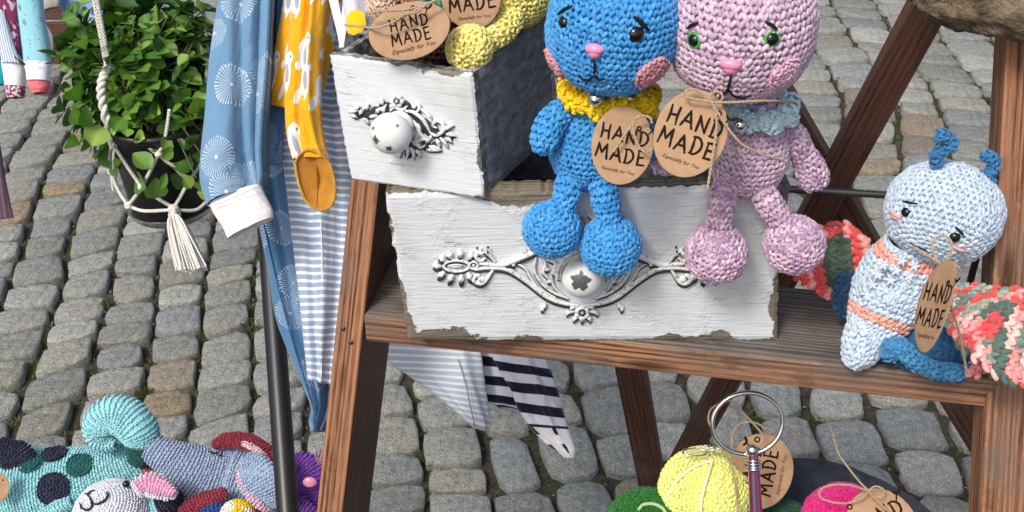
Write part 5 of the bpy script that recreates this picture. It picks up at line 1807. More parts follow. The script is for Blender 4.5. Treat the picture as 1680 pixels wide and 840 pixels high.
mcord([up0 + np.array([0.0035, -0.001, 0]), up0 + np.array([0.002, 0.012, 0.14]), up0 + np.array([0.004, 0.05, 0.42])], 0.0024, pot=False)
# the twisted spiral of square knots below it
mb = MB(); low = onpot(186, 237, 0.006)
P = smooth([up0, at(166, 140, PD_ - 0.078), at(170, 178, PD_ - 0.075), low], 14)
T, A, B = frames(P)
k = np.linspace(0, 1, len(P))
for q in range(2):
    a = k * 26 + q * 3.14
    tube(mb, P + (A * np.cos(a)[:, None] + B * np.sin(a)[:, None]) * 0.0028, 0.0030, 7)
build('spiral_knot', mb, CORD, mac)
up1 = at(336, 36, PD_ - 0.02)
mcord([onpot(338, 150), up1, up1 + np.array([-0.02, 0.04, 0.2])], 0.0022, pot=False)
up2 = at(255, 20, PD_ + 0.07)
mcord([up2 - np.array([0, 0, 0.08]), up2, up2 + np.array([0, -0.03, 0.3])], 0.0022, pot=False)
mb = MB()
for k in range(46):
    u, v = rng.uniform(-1, 1), rng.uniform(-1, 1)
    e = at(315 + u * 26, 446 - abs(u) * 6 + v * 4, PD_ - 0.030 + v * 0.014)
    m_ = at(296 + u * 18, 385, PD_ - 0.030 + v * 0.013)
    s_ = bt + np.array([u * 0.003, v * 0.003, -0.004])
    P = smooth([s_, at(288 + u * 12, 362, PD_ - 0.030 + v * 0.010), m_ + cR * rng.normal(0, 0.001), e], 6)
    tube(mb, P, [0.0011, 0.0014, 0.0013], 5)
for k in range(3):
    tube(mb, [bt + np.array([math.cos(a) * 0.0066, math.sin(a) * 0.0066, -0.006 - k * 0.002]) for a in np.linspace(0, 6.3, 15)], 0.0012, 5, cap=False)
build('tassel', mb, CORD, mac)

# ================================================================ GARMENTS
def garment(name, rows, mat, parent, thick=0.010, folds=(), nu=56, nv=84, depth_mode='d', closed_end=False, wave=0.0, seed=0, fullw=1.25, lip=0.0):
    """hollow cloth tube: rows of (left px, left py, right px, right py, distance); folds = (position 0..1, width, depth in metres, drift)"""
    Rw = np.array(rows, float)
    G = smooth(Rw, max(3, nv // (len(Rw) - 1)))
    n = len(G)
    Lp = np.array([at(g[0], g[1], g[4]) for g in G]); Rp = np.array([at(g[2], g[3], g[4] if len(g) < 6 else g[5]) for g in G])
    ln = np.concatenate([[0], np.cumsum(np.linalg.norm(np.diff((Lp + Rp) / 2, axis=0), axis=1))])
    V, U = [], []
    rr = np.random.default_rng(seed)
    p1, p2, p3 = rr.uniform(0, 6, 3)
    m = nu
    asp = np.linalg.norm(Rp[n // 2] - Lp[n // 2]) / (ln[-1] + 1e-6)
    creases = [(rr.uniform(0, 1), rr.uniform(0, 1), rr.uniform(-0.9, 0.9) + (1.57 if rr.random() < 0.55 else 0), rr.uniform(0.15, 0.45), rr.uniform(0.020, 0.05), rr.choice([-1, 1]) * rr.uniform(0.0010, 0.0030)) for _ in range(max(4, int(ln[-1] / 0.018)))]
    for i in range(n):
        t_ = i / (n - 1)
        w = np.linalg.norm(Rp[i] - Lp[i])
        ax = unit(Rp[i] - Lp[i])
        nb = unit(np.cross(ax, Lp[max(i - 1, 0)] - Lp[min(i + 1, n - 1)]))
        if nb @ cF > 0: nb = -nb
        for j in range(m):
            a = 2 * math.pi * j / m
            s = (1 - math.cos(a)) / 2
            front = math.sin(a)
            dpt = math.copysign(abs(front) ** 0.8, front) * thick * min(1, w / 0.03)
            for (fp, fw, fd, dr) in folds:
                c_ = fp + dr * (t_ - 0.5)
                dpt += fd * math.exp(-((s - c_) / fw) ** 2) * (1 if front > 0 else -0.4)
            dpt += wave * (math.sin(s * 9 + t_ * 5 + p1) * 0.6 + math.sin(t_ * 17 + s * 4 + p2) * 0.4) * (1 if front > 0 else 0.5)
            if front > 0:
                for (s0, t0, an, le, wi, am) in creases:
                    dx_, dy_ = (s - s0) * asp, (t_ - t0)
                    al = (dx_ * math.cos(an) + dy_ * math.sin(an)) / (le * max(asp, 0.15)); ac = (-dx_ * math.sin(an) + dy_ * math.cos(an)) / (wi * max(asp, 0.3) * 1.6)
                    q_ = al * al + ac * ac
                    if q_ < 6: dpt += am * math.exp(-q_) * min(1, w / 0.04)
            V.append(Lp[i] + (Rp[i] - Lp[i]) * s + nb * dpt)
            U.append(((s if front >= 0 else 1 + (1 - s)) * (w * 0.5 + 0.5 * np.linalg.norm(Rp[n // 2] - Lp[n // 2])) * fullw, -ln[i]))
    V = np.array(V); U = np.array(U)
    # wall thickness: an inner skin set back from the hem
    i = np.arange(n - 1)[:, None] * m; j = np.arange(m)[None, :]; j2 = (j + 1) % m
    F = np.stack([i + j, i + m + j, i + m + j2, i + j2], -1).reshape(-1, 4)
    mb = MB(); mb.add(V, F, 0, None, U)
    ctr = (Lp + Rp) / 2
    C_ = np.repeat(ctr, m, axis=0)
    Vi = V + (C_ - V) * 0.0 - (V - C_) / (np.linalg.norm(V - C_, axis=1)[:, None] + 1e-9) * 0.0011
    mb.add(Vi, F[:, ::-1], 0, None, U)
    if closed_end:
        k = (n - 1) * m
        mb.add(np.vstack([V[k:k + m], V[k:k + m].mean(0) + (ctr[-1] - ctr[-2]) * 0.5]), [(a, (a + 1) % m, m) for a in range(m)], 0, None, np.vstack([U[k:k + m], U[k:k + 1]]))
    else:
        k = (n - 1) * m
        A = V[k:k + m]; B = Vi[k:k + m]; jj = np.arange(m)
        mb.add(np.vstack([A, B]), np.stack([jj, jj + m, (jj + 1) % m + m, (jj + 1) % m], -1), 0, None, np.vstack([U[k:k + m]] * 2))
    return build(name, mb, mat, parent)
def seam(name, pts, ds, mat, parent, r=0.0007):
    mb = MB(); tube(mb, smooth([at(x, y, d) for (x, y), d in zip(pts, ds)], 6), r, 6)
    return build(name, mb, mat, parent)

M_DAND = m_cloth('dandelion_print_jersey', dandelion(lin(98, 138, 170), (0.72, 0.78, 0.84)))
M_DAND2 = m_cloth('dandelion_print_jersey_deep', dandelion(lin(70, 112, 150), (0.55, 0.64, 0.74), cell=0.055))
M_RIB = m_cloth('white_rib_cuff', lambda t: t.ramp(t.noise(t.coord((1, 1, 1), 'UV'), 30, 2), [(0.3, (0.79, 0.81, 0.85)), (0.7, (0.86, 0.87, 0.90))]))
M_BIRD = m_cloth('mustard_bird_print', birds())
M_STR = m_cloth('grey_striped_jersey', stripes(lin(224, 232, 244), lin(150, 166, 192), 0.0082, 0.62))
M_STR2 = m_cloth('light_grey_striped_jersey', stripes(lin(236, 240, 250), lin(190, 200, 212), 0.0105, 0.60))
M_NAVY = m_cloth('navy_striped_jersey', stripes(lin(232, 234, 246), lin(24, 26, 50), 0.0280, 0.50))
M_WHITE = m_cloth('white_jersey', lambda t: t.ramp(t.noise(t.coord((1, 1, 1), 'UV'), 20, 2), [(0.3, (0.70, 0.71, 0.76)), (0.7, (0.80, 0.81, 0.85))]))

jk = thing('baby_romper', 'blue baby romper with white dandelion print and one white cuffed sleeve', 'romper', at(430, 300, 1.30))
garment('leg', [(420, -60, 500, -60, 1.34), (408, 60, 495, 60, 1.33), (408, 200, 500, 200, 1.325), (418, 330, 522, 330, 1.32), (440, 440, 535, 440, 1.32), (452, 520, 545, 520, 1.32), (478, 590, 548, 585, 1.32), (500, 640, 546, 630, 1.32), (510, 668, 544, 660, 1.318), (508, 690, 540, 680, 1.315), (510, 708, 530, 706, 1.312)], M_DAND2, jk, thick=0.014, folds=[(0.35, 0.08, -0.014, 0.2), (0.62, 0.10, 0.012, -0.2), (1.0, 0.3, -0.025, 0)], seed=2, closed_end=True, wave=0.0015)
garment('sleeve', [(372, -60, 448, -60, 1.255), (356, 20, 444, 20, 1.245), (346, 90, 440, 96, 1.235), (338, 170, 434, 176, 1.225), (330, 250, 430, 246, 1.215), (329, 300, 432, 288, 1.21), (340, 338, 430, 306, 1.205)], M_DAND, jk, thick=0.019, folds=[(0.60, 0.06, -0.013, 0.45), (0.78, 0.07, 0.010, 0.25), (0.98, 0.34, -0.032, 0.2)], seed=3, wave=0.0026)
garment('cuff', [(344, 336, 428, 303, 1.206), (352, 352, 434, 318, 1.204), (366, 374, 446, 342, 1.202), (374, 392, 448, 356, 1.201)], M_RIB, jk, thick=0.014, seed=4, nv=18, wave=0.0006)
garment('bodice', [(395, -60, 470, -60, 1.29), (396, 40, 470, 40, 1.285), (402, 130, 468, 130, 1.28), (410, 200, 466, 200, 1.28), (424, 270, 462, 270, 1.28)], M_DAND2, jk, thick=0.008, folds=[(0.4, 0.2, 0.006, 0.1)], seed=6, wave=0.001)
seam('seam', [(424, 330), (440, 400), (456, 470), (480, 560), (505, 640), (520, 690)], [1.312, 1.308, 1.306, 1.306, 1.306, 1.303], plain('blue_seam', lin(50, 90, 128), 0.8, 0.2), jk)

st_ = thing('striped_trousers', 'grey and white striped baby trousers hanging between the blue romper and the ladder', 'trousers', at(530, 500, 1.28))
garment('leg', [(455, -40, 540, -40, 1.305), (446, 60, 560, 60, 1.30), (450, 170, 572, 170, 1.295), (466, 280, 584, 290, 1.29), (480, 400, 582, 410, 1.285), (492, 500, 572, 500, 1.28), (500, 570, 560, 570, 1.278), (505, 622, 550, 632, 1.275)], M_STR, st_, thick=0.016, folds=[(0.52, 0.07, 0.013, 0.1), (0.30, 0.08, -0.010, 0.1), (0.78, 0.07, -0.008, 0.0)], seed=8, wave=0.002)
seam('seam', [(524, 330), (528, 400), (529, 480), (528, 560), (527, 622)], [1.262, 1.258, 1.254, 1.254, 1.254], M_WHITE, st_)
bd = thing('bird_print_jacket', 'mustard yellow jacket with white bird print, its hood and sleeve hanging down', 'jacket', at(500, 120, 1.24))
garment('body', [(468, -60, 598, -60, 1.275), (462, 20, 560, 20, 1.272), (450, 90, 545, 90, 1.268), (444, 150, 530, 150, 1.265), (446, 172, 520, 190, 1.265)], M_BIRD, bd, thick=0.012, folds=[(0.45, 0.08, 0.008, 0.1), (0.75, 0.08, -0.008, 0)], seed=9, wave=0.0018)
garment('sleeve', [(482, -60, 545, -60, 1.235), (476, 40, 535, 40, 1.225), (470, 120, 528, 120, 1.215), (468, 190, 528, 190, 1.208), (473, 235, 534, 235, 1.203), (480, 262, 542, 262, 1.201)], M_BIRD, bd, thick=0.014, folds=[(0.42, 0.05, -0.010, -0.25), (0.72, 0.07, 0.006, 0.2)], seed=10, wave=0.0022)
M_LIN = m_cloth('ochre_lining', lambda t: t.ramp(t.noise(t.coord((1, 1, 0.6)), 75, 2), [(0.3, lin(160, 108, 32)), (0.7, lin(186, 134, 50))]))
mb = MB()
P = [at(x, y, 1.190 - 0.004 * (y < 262)) for x, y in ((484, 268), (490, 300), (502, 330), (520, 343), (538, 342), (549, 322), (548, 295), (540, 268), (524, 252), (506, 246), (492, 254), (484, 268))]
P = smooth(P, 5)
tube(mb, P, 0.0016, 6, cap=False, uv=True)
build('hem', mb, m_cloth('plain_mustard_hem', lambda t: t.ramp(t.noise(t.coord(), 200, 2), [(0.3, lin(226, 160, 16)), (0.7, lin(240, 186, 50))])), bd)
cc = P.mean(0) + cF * 0.022
mb = MB(); mb.add(np.vstack([P, cc]), [(a, a + 1, len(P)) for a in range(len(P) - 1)], 0, None, np.zeros((len(P) + 1, 2)))
build('lining', mb, M_LIN, bd)
seam('seam', [(519, 262), (521, 300), (520, 338)], [1.196, 1.206, 1.193], plain('ochre_seam', lin(140, 96, 40), 0.8, 0.1), bd, r=0.0010)
seam('cuff_seam', [(342, 338), (358, 334), (384, 324), (410, 312), (428, 305)], [1.188, 1.184, 1.182, 1.184, 1.192], plain('pale_stitching', (0.6, 0.66, 0.74), 0.8, 0.1), jk, r=0.0006)
bd2 = thing('bird_print_romper', 'second mustard garment with bird print hanging behind the first, next to the small drawer', 'romper', at(560, 40, 1.36))
garment('body', [(505, -60, 625, -60, 1.37), (505, 30, 600, 30, 1.37), (515, 90, 575, 90, 1.37), (525, 150, 560, 150, 1.37), (530, 200, 556, 200, 1.37)], m_cloth('ochre_bird_print', birds(lin(214, 140, 20))), bd2, thick=0.014, folds=[(0.5, 0.08, 0.008, 0)], seed=12, wave=0.001)
nv = thing('navy_trousers', 'dark violet striped trousers hanging deep behind the small drawer', 'trousers', at(560, 200, 1.38))
garment('leg', [(520, 60, 640, 60, 1.40), (522, 180, 640, 180, 1.40), (530, 300, 620, 300, 1.395), (540, 400, 600, 400, 1.39)], m_cloth('violet_striped_jersey', stripes(lin(70, 68, 100), lin(112, 112, 150), 0.012, 0.3)), nv, thick=0.014, seed=13)
gy = thing('grey_sleeve_top', 'white and grey baby top with a mustard patch behind the small drawer corner', 'baby top', at(580, 20, 1.22))
garment('sleeve', [(560, -60, 608, -60, 1.16), (562, 0, 604, 0, 1.155), (566, 30, 605, 30, 1.15), (568, 50, 604, 48, 1.15)], m_cloth('pale_grey_jersey', lambda t: t.ramp(t.noise(t.coord((1, 1, 1), 'UV'), 20, 2), [(0.3, lin(190, 190, 204)), (0.7, lin(210, 210, 220))])), gy, thick=0.010, seed=14, nv=24, folds=[(0.5, 0.2, 0.004, 0)])
mb = MB(); P = [at(x, y, 1.136) for x, y in ((568, 30), (574, 20), (586, 15), (598, 22), (601, 40), (594, 52), (580, 58), (570, 54))]
cp = np.mean(P, 0) - cF * 0.004
mb.add(np.vstack([P, cp]), [(a, (a + 1) % 8, 8) for a in range(8)], 0, None, np.zeros((9, 2))); build('patch', mb, m_cloth('plain_mustard', lambda t: t.ramp(t.noise(t.coord(), 30, 2), [(0.3, lin(236, 180, 10)), (0.7, lin(244, 196, 24))])), gy)
garment('band', [(530, -40, 546, -44, 1.165), (542, 10, 556, 6, 1.160), (552, 50, 564, 46, 1.156), (558, 80, 566, 76, 1.152)], M_WHITE, gy, thick=0.003, seed=15, nv=16)
garment('band', [(566, -40, 580, -40, 1.160), (562, 10, 574, 10, 1.156), (558, 46, 569, 46, 1.152), (556, 78, 564, 78, 1.150)], M_WHITE, gy, thick=0.003, seed=16, nv=16)

# clothes seen under the step
u1 = thing('striped_shirt', 'light grey and white striped shirt tail hanging under the step beside the left post', 'shirt', at(720, 640, 1.50))
garment('tail', [(560, 470, 780, 520, 1.50), (596, 548, 788, 568, 1.50), (634, 590, 792, 596, 1.498), (672, 618, 796, 630, 1.496), (706, 642, 800, 656, 1.494), (734, 664, 804, 680, 1.492), (758, 684, 806, 697, 1.49), (776, 702, 800, 707, 1.489)], M_STR2, u1, thick=0.010, folds=[(0.80, 0.05, 0.012, -0.1), (0.35, 0.12, -0.006, 0)], seed=21, wave=0.002)
seam('seam', [(752, 590), (764, 630), (772, 668), (779, 700)], [1.478, 1.474, 1.473, 1.473], plain('grey_seam', lin(130, 138, 156), 0.8, 0.1), u1, r=0.0007)
u2 = thing('striped_shirt', 'navy and white striped shirt hanging under the middle of the step', 'shirt', at(860, 650, 1.50))
garment('back_panel', [(720, 520, 860, 545, 1.53), (756, 590, 872, 602, 1.53), (776, 628, 880, 640, 1.528), (792, 656, 890, 672, 1.526), (820, 668, 900, 686, 1.524)], M_NAVY, u2, thick=0.006, seed=22, folds=[(0.6, 0.2, 0.004, 0)])
garment('tail', [(770, 500, 880, 520, 1.49), (800, 570, 895, 585, 1.487), (818, 606, 908, 620, 1.484), (838, 640, 918, 650, 1.48), (850, 672, 926, 682, 1.477), (872, 704, 934, 706, 1.474), (898, 730, 942, 728, 1.472), (920, 746, 944, 746, 1.470)], M_NAVY, u2, thick=0.012, folds=[(0.62, 0.06, 0.010, -0.1), (0.3, 0.12, -0.006, 0)], seed=23, wave=0.0015)
garment('hem', [(872, 700, 934, 704, 1.471), (896, 722, 940, 722, 1.469), (912, 738, 945, 738, 1.467), (924, 750, 942, 750, 1.466)], M_WHITE, u2, thick=0.013, seed=24, nv=12)

# black rack carrying the clothes
RACK = plain('black_powder_coat', (0.012, 0.014, 0.018), 0.38, 0.5)
b0_ = at(462, 560, 1.395); b1_ = at(468, 835, 1.255)
rk = thing('clothes_rack', 'black metal clothes rack pole standing behind the hanging baby clothes', 'clothes rack', (b1_[0], b1_[1], 0))
pp = lambda z: np.array([b1_[0] + (b0_[0] - b1_[0]) * 0.0, b1_[1] * 0 + at(465, 700, 1.36)[1], z])
q1, q2 = at(448, 500, 1.38), at(472, 838, 1.30)
dq = (q2 - q1) / (q2[2] - q1[2])
mb = MB()
tube(mb, [q1 + dq * (0.02 - q1[2]), q1, q1 + dq * (1.62 - q1[2])], 0.0125, 20, cap=True)
build('pole', mb, RACK, rk)
topp = q1 + dq * (1.60 - q1[2])
mb = MB(); tube(mb, [topp + np.array([-0.35, 0, 0]), topp + np.array([0.5, 0, 0])], 0.011, 14); build('rail', mb, RACK, rk)
mb = MB(); ft = q1 + dq * (0.02 - q1[2]); tube(mb, [ft + np.array([0, -0.22, 0]), ft + np.array([0, 0.22, 0])], 0.012, 14); build('base_bar', mb, RACK, rk)

# ---- garments in the far left corner
t_pl = m_cloth('plum_leaf_print', lambda t: t.mix(t.ramp(t.noise(t.coord((60, 34, 1), 'UV'), 1.6, 1), [(0.56, 0.0), (0.60, 0.85)]), lin(120, 44, 84), (0.62, 0.50, 0.55)))
g1 = thing('patterned_sleeve', 'plum and white patterned child sleeve in the far left corner with white cuff', 'sleeve', at(25, 80, 1.9))
garment('sleeve', [(-14, -50, 30, -50, 1.92), (-6, 20, 34, 20, 1.915), (2, 70, 38, 70, 1.91), (5, 104, 39, 104, 1.905)], t_pl, g1, thick=0.018, seed=31, nv=24)
garment('rib_panel', [(-12, 10, 8, 20, 1.895), (-4, 60, 22, 70, 1.89), (4, 104, 34, 104, 1.886)], m_cloth('pinstripe_rib', stripes((0.66, 0.72, 0.80), (0.12, 0.20, 0.36), 0.0052, 0.30, axis=0)), g1, thick=0.010, seed=32, nv=18)
garment('cuff', [(4, 100, 40, 100, 1.90), (7, 122, 40, 122, 1.90), (10, 142, 40, 142, 1.90)], M_RIB, g1, thick=0.018, seed=33, nv=12)
garment('lace_hem', [(11, 140, 40, 140, 1.90), (11, 152, 40, 150, 1.90), (14, 161, 39, 160, 1.90)], m_cloth('plum_white_print', lambda t: t.mix(t.ramp(t.noise(t.coord((1, 1, 1), 'UV'), 160, 1), [(0.48, 0.0), (0.53, 1.0)]), (0.70, 0.68, 0.72), lin(150, 40, 90))), g1, thick=0.016, seed=34, nv=12)
g2 = thing('patterned_sleeve', 'pale turquoise child sleeve with white cuff and coral hem beside the plum one', 'sleeve', at(60, 80, 1.88))
garment('sleeve', [(26, -50, 68, -50, 1.90), (30, 10, 70, 10, 1.895), (36, 60, 78, 60, 1.89), (41, 104, 84, 104, 1.885)], m_cloth('pale_turquoise_twig_print', lambda t: t.mix(t.ramp(t.noise(t.coord((1, 1, 1), 'UV'), 45, 3, 0.6, 1.5), [(0.60, 0.0), (0.64, 0.7)]), lin(142, 200, 212), lin(90, 100, 120))), g2, thick=0.020, seed=35, nv=24)
garment('side_fold', [(66, 30, 76, 40, 1.90), (72, 48, 86, 60, 1.90), (76, 80, 86, 86, 1.90), (76, 108, 82, 116, 1.90)], M_RIB, g2, thick=0.008, seed=36, nv=18)
garment('cuff', [(41, 102, 83, 102, 1.88), (44, 118, 82, 118, 1.88), (46, 133, 82, 133, 1.88)], M_RIB, g2, thick=0.019, seed=37, nv=12)
garment('hem', [(46, 130, 82, 130, 1.882), (48, 142, 82, 142, 1.882), (55, 154, 78, 152, 1.882)], m_cloth('coral_knit', lambda t: t.ramp(t.noise(t.coord((1, 1, 1), 'UV'), 120, 2), [(0.3, lin(206, 100, 112)), (0.7, lin(228, 126, 134))])), g2, thick=0.017, seed=38, nv=12)
g3 = thing('blue_print_dress', 'hem of a blue patterned dress with pale border behind the plant', 'dress', at(130, 10, 1.95))
tri = lambda t: t.mix(t.math('GREATER_THAN', t.math('ADD', t.math('SINE', t.n('SeparateXYZ').outputs[0]), 0.0), 5.0), lin(84, 118, 176), lin(120, 146, 196))
def triangles(t):
    v = t.coord((24, 24, 1), 'UV', rot=(0, 0, 0.5))
    c = t.n('TexChecker', Scale=1.0, Color1=(*lin(84, 116, 178), 1), Color2=(*lin(128, 152, 204), 1)); t.l(v, c.inputs['Vector'])
    v2 = t.coord((34, 17, 1), 'UV', rot=(0, 0, -0.5))
    c2 = t.n('TexChecker', Scale=1.0, Color1=(*lin(70, 100, 160), 1), Color2=(*lin(140, 160, 208), 1)); t.l(v2, c2.inputs['Vector'])
    return t.mix(0.5, c.outputs[0], c2.outputs[0])
garment('skirt', [(96, -70, 215, -70, 1.98), (98, -20, 206, -16, 1.975), (100, 10, 202, 24, 1.97), (103, 22, 200, 38, 1.97)], m_cloth('blue_triangle_print', triangles), g3, thick=0.016, seed=41, nv=20)
garment('border', [(102, 20, 200, 36, 1.965), (106, 34, 199, 48, 1.965)], m_cloth('pale_blue_rib', lambda t: t.ramp(t.noise(t.coord((1, 1, 1), 'UV'), 60, 2), [(0.3, lin(150, 176, 206)), (0.7, lin(174, 196, 220))])), g3, thick=0.016, seed=42, nv=6)
g4 = thing('cream_cloth', 'corner of a cream cloth between the turquoise sleeve and the blue dress', 'cloth', at(85, 5, 2.02))
garment('cloth', [(64, -60, 104, -60, 2.03), (68, -10, 100, -14, 2.03), (72, 17, 98, 11, 2.03)], m_cloth('cream_linen', lambda t: t.ramp(t.noise(t.coord((1, 1, 1), 'UV'), 30, 2), [(0.3, lin(170, 166, 156)), (0.7, lin(196, 190, 178))])), g4, thick=0.008, seed=43, nv=14)
g5 = thing('teal_cloth', 'narrow strip of bright teal cloth at the left edge of the picture', 'cloth', at(0, 110, 1.9))
garment('cloth', [(-40, 10, -2, 10, 1.90), (-36, 70, 2, 70, 1.90), (-30, 120, 7, 120, 1.90), (-26, 141, 8, 138, 1.90)], m_cloth('teal_jersey', lambda t: t.ramp(t.noise(t.coord((1, 1, 1), 'UV'), 30, 2), [(0.3, lin(10, 140, 160)), (0.7, lin(24, 160, 180))])), g5, thick=0.010, seed=44, nv=14)
g6 = thing('mauve_cloth', 'hanging end of a dull mauve ribbed cloth at the left edge, below the sleeves', 'cloth', at(0, 310, 1.9))
garment('cloth', [(-50, 180, -6, 200, 1.80), (-44, 240, 2, 250, 1.80), (-40, 300, 10, 300, 1.80), (-34, 362, 22, 357, 1.80)], m_cloth('mauve_rib', stripes(lin(112, 88, 98), lin(84, 64, 76), 0.009, 0.5, axis=0)), g6, thick=0.010, seed=45, nv=24)
# dark wooden crate behind the sleeves
cr = thing('wooden_crate', 'dark brown wooden crate standing on the cobbles behind the hanging sleeves', 'crate', atZ(110, 110, 0.0))
cb = atZ(108, 112, 0.0)
for k in range(4):
    plank('slat', cb + np.array([-0.22, 0, 0.045 + k * 0.085]), cb + np.array([0.16, 0, 0.045 + k * 0.085]), 0.074, 0.014, (0, 0, 1), DARKW, cr)
    plank('slat', cb + np.array([0.166, 0.01, 0.045 + k * 0.085]), cb + np.array([0.166, 0.30, 0.045 + k * 0.085]), 0.074, 0.014, (0, 0, 1), DARKW, cr)
for xx, yy in ((0.145, 0.022), (-0.205, 0.022), (0.145, 0.28)):
    plank('corner_post', cb + np.array([xx, yy, 0.004]), cb + np.array([xx, yy, 0.345]), 0.026, 0.026, (1, 0, 0), DARKW, cr)

# ================================================================ SOFT TOYS, LOWER LEFT
TUR = const(lin(164, 224, 228), lin(146, 212, 220))
NAV = const(lin(14, 22, 52), lin(18, 26, 60))
BOT = const(lin(12, 96, 92), lin(10, 84, 84))
SLT = const(lin(166, 184, 212), lin(148, 168, 200))
WHT = const(lin(228, 232, 242), lin(216, 222, 234))
PNK = const(lin(232, 176, 208), lin(220, 158, 196))
MAR = const(lin(148, 38, 60), lin(130, 30, 52))
TZ = 0.49
YT = 1.10
def limbd(name, pts, radii, d, col, parent, sw=0.0046, sh=0.0040, fx=(1, 1), lod=0, ref=None, tone=0.06, fat=0.98):
    ds = d if isinstance(d, (list, tuple)) else [d] * len(pts)
    P = [at(x, y, q) for (x, y), q in zip(pts, ds)]
    R = [r / FPX * q for r, q in zip(radii, ds)]
    mb = MB(); crochet(mb, P, R, sw=sw, sh=sh, col=col, lod=lod, fx=fx, ref=ref, tone=tone, fat=fat)
    return build(name, mb, MW, parent), P, R
tb = thing('display_crate', 'low wooden crate under the pile of soft toys', 'crate', (-0.50, 0.97, 0))
for k in range(6):
    plank('board', (-1.0, 0.83 + k * 0.062, TZ - 0.01), (-0.255, 0.83 + k * 0.062, TZ - 0.01), 0.058, 0.016, (0, 1, 0), OAK, tb)
for x_ in (-0.97, -0.29):
    for y_ in (0.83, 1.13):
        plank('leg', (x_, y_, 0.03), (x_, y_, TZ - 0.019), 0.04, 0.04, (1, 0, 0), OAK, tb)
dino = thing('crochet_dinosaur', 'turquoise crocheted dinosaur with dark spots and a curled tail lying on the toy pile', 'dinosaur toy', at(110, 850, 1.52))
bo, P, R = limbd('body', [(-30, 850), (10, 826), (60, 810), (115, 800), (170, 786), (215, 768), (240, 754), (250, 748)], [40, 66, 72, 66, 56, 44, 28, 6], 1.50, TUR, dino, sw=0.0046)
def tailc(t_, phi, k):
    return (BOT if t_ < 0.20 else TUR)(t_, phi, k)
limbd('tail', [(226, 756), (233, 738), (232, 716), (222, 698), (204, 684), (184, 682), (168, 694), (166, 712), (176, 726), (190, 730)], [16, 24, 29, 32, 33, 32, 30, 26, 18, 5], [1.47, 1.46, 1.455, 1.45, 1.45, 1.45, 1.45, 1.452, 1.45, 1.445], tailc, dino)
BCEN = lambda i: P[i]
def spot(px, py, r, col, squash=1.0, axis_i=None, sw=0.0050):
    # nearest spine ball under the pixel
    best = None
    Cs = smooth(np.hstack([np.array(P), np.array(R)[:, None]]), 8)
    for q in Cs:
        rr = ray(px, py); rr = rr / np.linalg.norm(rr); oc = C0 - q[:3]
        b = oc @ rr; dd = b * b - (oc @ oc - q[3] ** 2)
        if dd > 0:
            t_ = -b - math.sqrt(dd)
            if best is None or t_ < best[0]: best = (t_, C0 + rr * t_, unit(C0 + rr * t_ - q[:3]))
    if best is None:
        rr = ray(px, py); best = (0, C0 + rr * 1.46, -cF)
    mb = MB(); c = best[1] + best[2] * 0.0006
    cball(mb, c, r / FPX * 1.46, axis=best[2], ry=0.0022, col=col, sw=sw, sh=sw * 0.85, lod=0, fx=(1, squash), tone=0.05, ref=cR)
    build('spot', mb, MW, dino)
spot(87, 802, 27, NAV); spot(130, 763, 22, BOT); spot(50, 760, 19, BOT); spot(88, 745, 22, NAV)
mb = MB()
e0, e1, e2 = at(2, 716, 1.47), at(50, 750, 1.47), at(10, 776, 1.47)
crochet(mb, [at(3, 718, 1.47), at(12, 734, 1.47), at(28, 752, 1.47), at(42, 772, 1.47)], [0.001, 0.014, 0.0225, 0.018], sw=0.0046, sh=0.004, col=NAV, lod=0, fx=(0.4, 1), ref=cF)
build('spike', mb, MW, dino)
limbd('arm', [(118, 822), (98, 832), (78, 846), (60, 860)], [8, 11, 13, 12], [1.415, 1.415, 1.42, 1.43], TUR, dino)
tg = gift_tag('blank side of a brown kraft tag at the left edge on the turquoise dinosaur', at(-3, 800, 1.42), cR, unit(-cF + cR * 0.3), 0.026, 0.036, words=False)

sheep = thing('crochet_sheep', 'white crocheted sheep lying face up with pink lined ear among the toys', 'sheep toy', at(190, 880, 1.42))
hd = at(186, 850, 1.42); hr = 63 / FPX * 1.42
mb = MB(); cball(mb, hd, hr, axis=unit(-cF * 0.8 + cU * 0.6 - cR * 0.3), ry=hr * 1.02, col=WHT, sw=0.0042, sh=0.0038, lod=0, fat=1.1, tone=0.04)
sh_ = build('head', mb, MW, sheep)
stroke_on(sh_, 'mouth', [(133, 826), (136, 834), (146, 837), (152, 830), (150, 820), (144, 812)], hd, hr, 0.0013, 0.002)
stroke_on(sh_, 'mouth', [(151, 826), (160, 828), (172, 822), (177, 814), (175, 808)], hd, hr, 0.0013, 0.002)
stroke_on(sh_, 'mouth', [(140, 811), (146, 812), (150, 808), (157, 806)], hd, hr, 0.0012, 0.002)
limbd('ear', [(222, 806), (236, 796), (255, 797), (275, 806), (290, 813)], [12, 18, 20, 15, 5], 1.385, WHT, sheep, fx=(0.3, 1), ref=cF)
limbd('ear_lining', [(224, 800), (238, 793), (256, 795), (274, 803), (286, 810)], [8, 13, 15, 11, 3], 1.378, PNK, sheep, fx=(0.22, 1), ref=cF)
mb = MB(); ellipsoid(mb, at(207, 794, 1.40), 0.0045, 12, 8); build('eye', mb, BLACK, sheep)
kd = thing('crochet_doll', 'salmon pink knitted toy squeezed between the sheep ear and the elephant trunk', 'doll toy', at(245, 800, 1.50))
limbd('body', [(222, 768), (240, 778), (262, 790), (280, 812), (290, 850)], [8, 22, 30, 34, 30], 1.49, const(lin(206, 128, 128), lin(190, 108, 110)), kd)
nvt = thing('crochet_boot', 'navy crocheted limb with turquoise band peeping out beside the white sheep', 'toy limb', at(270, 850, 1.45))
limbd('limb', [(240, 850), (262, 836), (282, 822), (292, 806)], [22, 24, 20, 6], 1.43, lambda t_, phi, k: (TUR if t_ < 0.4 else NAV)(t_, phi, k), nvt)

